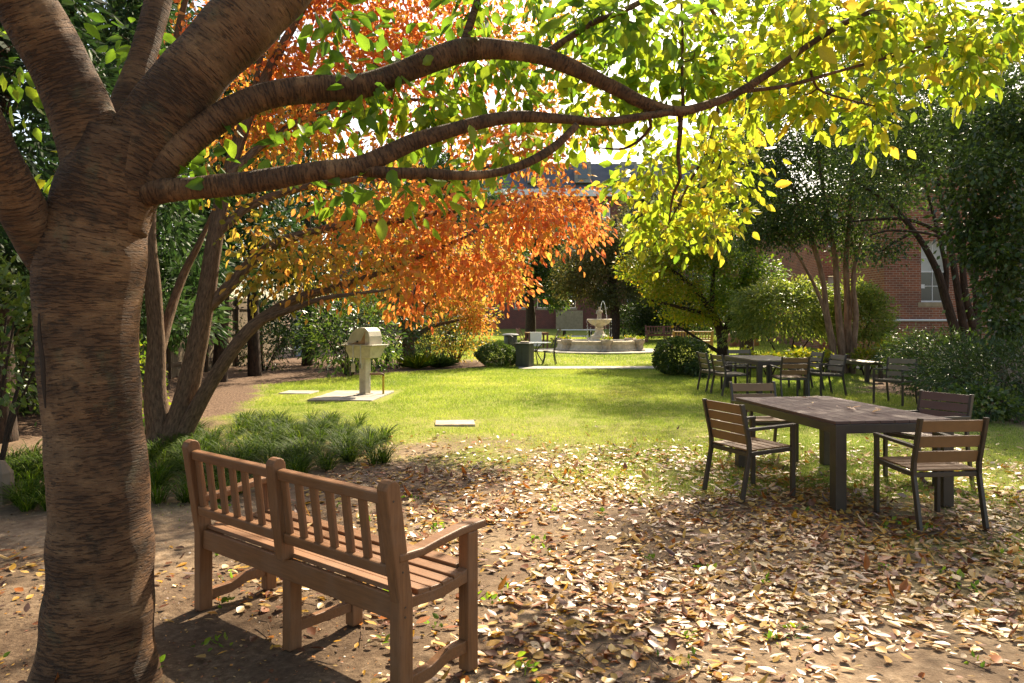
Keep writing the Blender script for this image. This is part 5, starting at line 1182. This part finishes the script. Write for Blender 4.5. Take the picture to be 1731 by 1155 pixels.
# liriope border
def liriope():
    V_, F_, R_ = [], [], []; nb = 0
    spots = []
    for px0, px1, py0, py1, n in ((255, 655, 735, 785, 84), (255, 420, 780, 850, 34), (420, 560, 780, 810, 12), (-20, 90, 765, 865, 30), (400, 610, 712, 740, 36), (255, 330, 720, 740, 8)):
        for _ in range(n): spots.append(G(random.uniform(px0, px1), random.uniform(py0, py1)))
    segs = 5
    for c in spots:
        n = 70; a = rng.uniform(0, 6.283, n); reach = rng.uniform(.10, .40, n); h = rng.uniform(.09, .25, n); wd = rng.uniform(.006, .011, n)
        s_ = np.linspace(0, 1, segs)
        x = c[0] + np.cos(a)[:, None] * (.07 * rng.random(n)[:, None] + reach[:, None] * s_ ** 1.4); y = c[1] + np.sin(a)[:, None] * (.07 * rng.random(n)[:, None] + reach[:, None] * s_ ** 1.4)
        z = h[:, None] * (1.75 * s_ - .95 * s_ ** 2.2)
        wv = (wd[:, None] * (1 - s_ ** 3 * .9)) / 2
        sx, sy = -np.sin(a)[:, None] * wv, np.cos(a)[:, None] * wv
        L_ = np.stack((x - sx, y - sy, z), -1); R2 = np.stack((x + sx, y + sy, z), -1)
        V_.append(np.stack((L_, R2), 2).reshape(-1, 3))
        k = np.arange(n)[:, None] * segs * 2 + np.arange(segs - 1)[None] * 2
        F_.append((np.stack((k, k + 1, k + 3, k + 2), -1) + nb).reshape(-1, 4)); nb += n * segs * 2
        R_.append(np.repeat(rng.random(n) * .9, segs * 2))
    me = np_mesh('liriope_border', np.vstack(V_), np.vstack(F_), np.concatenate(R_))
    tag(link('liriope_border', me, None, M['liriope']), 'dark strappy liriope ground cover behind the bench', 'ground cover', None, 'stuff')
liriope()

# ------------------------------------------------------------------ fallen leaves
def fallen():
    n = 90000
    x = rng.uniform(-4.2, 6.5, n); y = rng.uniform(2.3, 11.5, n)
    # thick drift in front of the bench, thinner to the sides and out on the grass
    dens = np.exp(-(((x - 1.3) / 2.6) ** 2)) * sst(y, 2.4, 4.2) * (1 - sst(y, 6.6, 10.2)) * .8 + .30 * np.exp(-(((x - 3.2) / 2.2) ** 2)) * (1 - sst(y, 6.5, 10)) + .16 * (1 - sst(y, 4, 9)) + .04 * (1 - sst(y, 9, 11.5))
    dens *= .05 + 1.0 * vnoise(x + 20, y + 20, .9, 12) ** 1.3 + .55 * vnoise(x + 20, y + 20, .3, 13)
    dens *= 1 - .75 * np.exp(-(((x - 1.9) / 1.1) ** 2 + ((y - 3.2) / .55) ** 2))      # the bare patch of soil
    dens *= 1 - .8 * sst(-x, -.1, .9) * sst(4.6 - y, 0, .8)          # swept bare under the bench and round the trunk
    k = rng.random(n) < dens
    k &= ~((x < -1.9) & (y > 5.2))
    x, y = x[k], y[k]; n = len(x)
    gzz = (vnoise(x + 90, y + 90, 1.3, 7) * .5 + vnoise(x + 90, y + 90, .35, 8) * .3 + vnoise(x + 90, y + 90, .16, 9) * .2 - .5) * .045
    pos = np.stack((x, y, gzz + rng.uniform(.002, .012, n)), 1)
    a = rng.uniform(0, 6.283, n); d = np.stack((np.cos(a), np.sin(a), rng.normal(size=n) * .08), 1)
    nr = unit(np.array((0, 0, 1.)) + rng.normal(size=(n, 3)) * np.array((.26, .26, 0)))
    nr[:, 2] = np.abs(nr[:, 2])
    ln = .028 + .062 * rng.random(n) ** 1.5; wd = ln * rng.uniform(.34, .74, n)
    rn = (rng.random(n) * .9 + .3 * (vnoise(x + 5, y + 5, .7, 33) - .4)).clip(0, 1)
    sc = ln / y; px = CX + x / y * FP; py = HY + EYE / y * FP
    ins = (px > 10) & (px < 1720) & (py < 1148)
    ch = np.argsort(-np.where(ins, sc, 0))[:300]; keep = np.ones(n, bool); keep[ch] = False
    curl = rng.normal(size=n) * np.where(rng.random(n) < .2, .6, .18)
    V, F = leaf_arrays(pos[keep], d[keep], nr[keep], ln[keep], wd[keep], .7, curl[keep], OVAL)
    me = np_mesh('leaf_litter', V, F, np.repeat(rn[keep], 8)); tag(link('leaf_litter', me, None, M['fallen']), 'fallen yellow, tan and brown leaves strewn over soil and grass', 'fallen leaves', None, 'stuff')
    var = leaf_variants('fallen_leaf', M['fallen'], .8, .14)
    names = ['dark brown', 'dark brown', 'rusty brown', 'rusty brown', 'orange', 'orange', 'golden yellow', 'golden yellow', 'tan', 'tan', 'pale straw', 'pale straw']
    for q in ch:
        i = min(RN - 1, int(rn[q] * RN)); o = place_leaf(var[i], 'fallen_leaf', None, (0, 0, 0), pos[q], d[q], nr[q], ln[q], wd[q])
        tag(o, names[i] + ' fallen leaf lying on the bare soil around the bench', 'leaf', names[i] + ' fallen leaves on the soil')
    # crumbs of leaf and bark between them
    m = 26000; x = rng.uniform(-4, 6.5, m); y = 2.3 + 6.5 * rng.random(m) ** 1.4
    k = (vnoise(x + 8, y + 8, .5, 21) * .7 + .3 * rng.random(m)) > .42; x, y = x[k], y[k]; m = len(x)
    g_ = (vnoise(x + 90, y + 90, 1.3, 7) * .5 + vnoise(x + 90, y + 90, .35, 8) * .3 + vnoise(x + 90, y + 90, .16, 9) * .2 - .5) * .045
    a_ = rng.uniform(0, 6.283, m); ll = .008 + .022 * rng.random(m) ** 2
    V, F = leaf_arrays(np.stack((x, y, g_ + rng.uniform(-.003, .004, m)), 1), np.stack((np.cos(a_), np.sin(a_), rng.normal(size=m) * .15), 1), unit(np.array((0, 0, 1.)) + rng.normal(size=(m, 3)) * .35), ll, ll * rng.uniform(.2, .8, m), 1., 0., DIA)
    me = np_mesh('leaf_crumbs', V, F, np.repeat((rng.random(m) ** 2 * .9).clip(0, 1), 4)); tag(link('leaf_crumbs', me, None, M['fallen']), 'brown crumbs of leaf and bark scattered on the bare soil', 'leaf debris', None, 'stuff')
    # weeds and twigs between the leaves
    ws, wd_ = [], []
    for _ in range(75):
        cx_, cy_ = random.uniform(-2.5, 4.8), random.uniform(2.9, 6.6); k_ = random.randint(5, 14)
        ws.append(np.array((cx_, cy_, .012)) + rng.normal(size=(k_, 3)) * np.array((.035, .035, .008))); wd_.append(unit(rvec(k_) + np.array((0, 0, .55))))
    ws = np.vstack(ws); wd_ = np.vstack(wd_); m = len(ws); ll = rng.uniform(.02, .05, m)
    V, F = leaf_arrays(ws, wd_, unit(rvec(m) + np.array((0, 0, .8))), ll, ll * rng.uniform(.3, .8, m), 1., -.1, OVAL)
    me = np_mesh('weeds', V, F, np.repeat(rng.uniform(.1, .6, m), 8)); tag(link('weeds', me, None, M['cherry_leaf']), 'little green weeds among the fallen leaves', 'weeds', None, 'stuff')
    tw = MB()
    for _ in range(120):
        cx_, cy_, a_ = random.uniform(-3, 4.8), random.uniform(2.6, 6.5), random.uniform(0, 6.28); l_ = random.uniform(.08, .32); b_ = random.uniform(-.6, .6)
        tw.tube([(cx_ + l_ * q * math.cos(a_ + b_ * q), cy_ + l_ * q * math.sin(a_ + b_ * q), .014 + .012 * math.sin(q * 5)) for q in (0, .35, .7, 1)], [.0035, .003, .0025, .0012], 5)
    tag(tw.build('fallen_twigs', M['dog_bark'], None, uv=True), 'thin brown twigs lying among the fallen leaves', 'twigs', None, 'stuff')
    # leaves lying on the furniture
    def lay(p, a, i, s, label):
        o = place_leaf(var[i], 'fallen_leaf', None, (0, 0, 0), np.array(p), np.array((math.cos(a), math.sin(a), .12)), unit(np.array((random.uniform(-.3, .3), random.uniform(-.3, .3), 1.))), s, s * .5); tag(o, label, 'leaf', label)
    H = .737
    for (px, py, a, i, s) in ((1440, 690, .2, 4, .10), (1447, 693, 2.2, 3, .09), (1437, 689, 4, 9, .09), (1475, 697, .4, 5, .12), (1487, 694, 1.5, 3, .09), (1365, 673, 3, 4, .08), (1372, 672, .3, 10, .09), (1374, 682, 1.2, 7, .05), (1414, 688, 1, 1, .05), (1370, 690, 2, 2, .05), (1482, 699, 3.4, 2, .08)):
        Yt = (EYE - H) * FP / (py - HY); lay(((px - CX) / FP * Yt, Yt, H), a, i, s, 'dry curled leaf lying on the plum-brown tabletop')
    for (u, v_, a, i) in ((.10, -.05, .5, 4), (.16, -.02, 2., 9), (.26, .02, 3.1, 3), (-.3, .1, 1., 10)):
        q = bench.matrix_basis @ Vector((u, v_, .455)); lay((q.x, q.y, .452), a, i, .06, 'small dry leaf lying on the red-brown bench seat')
fallen()
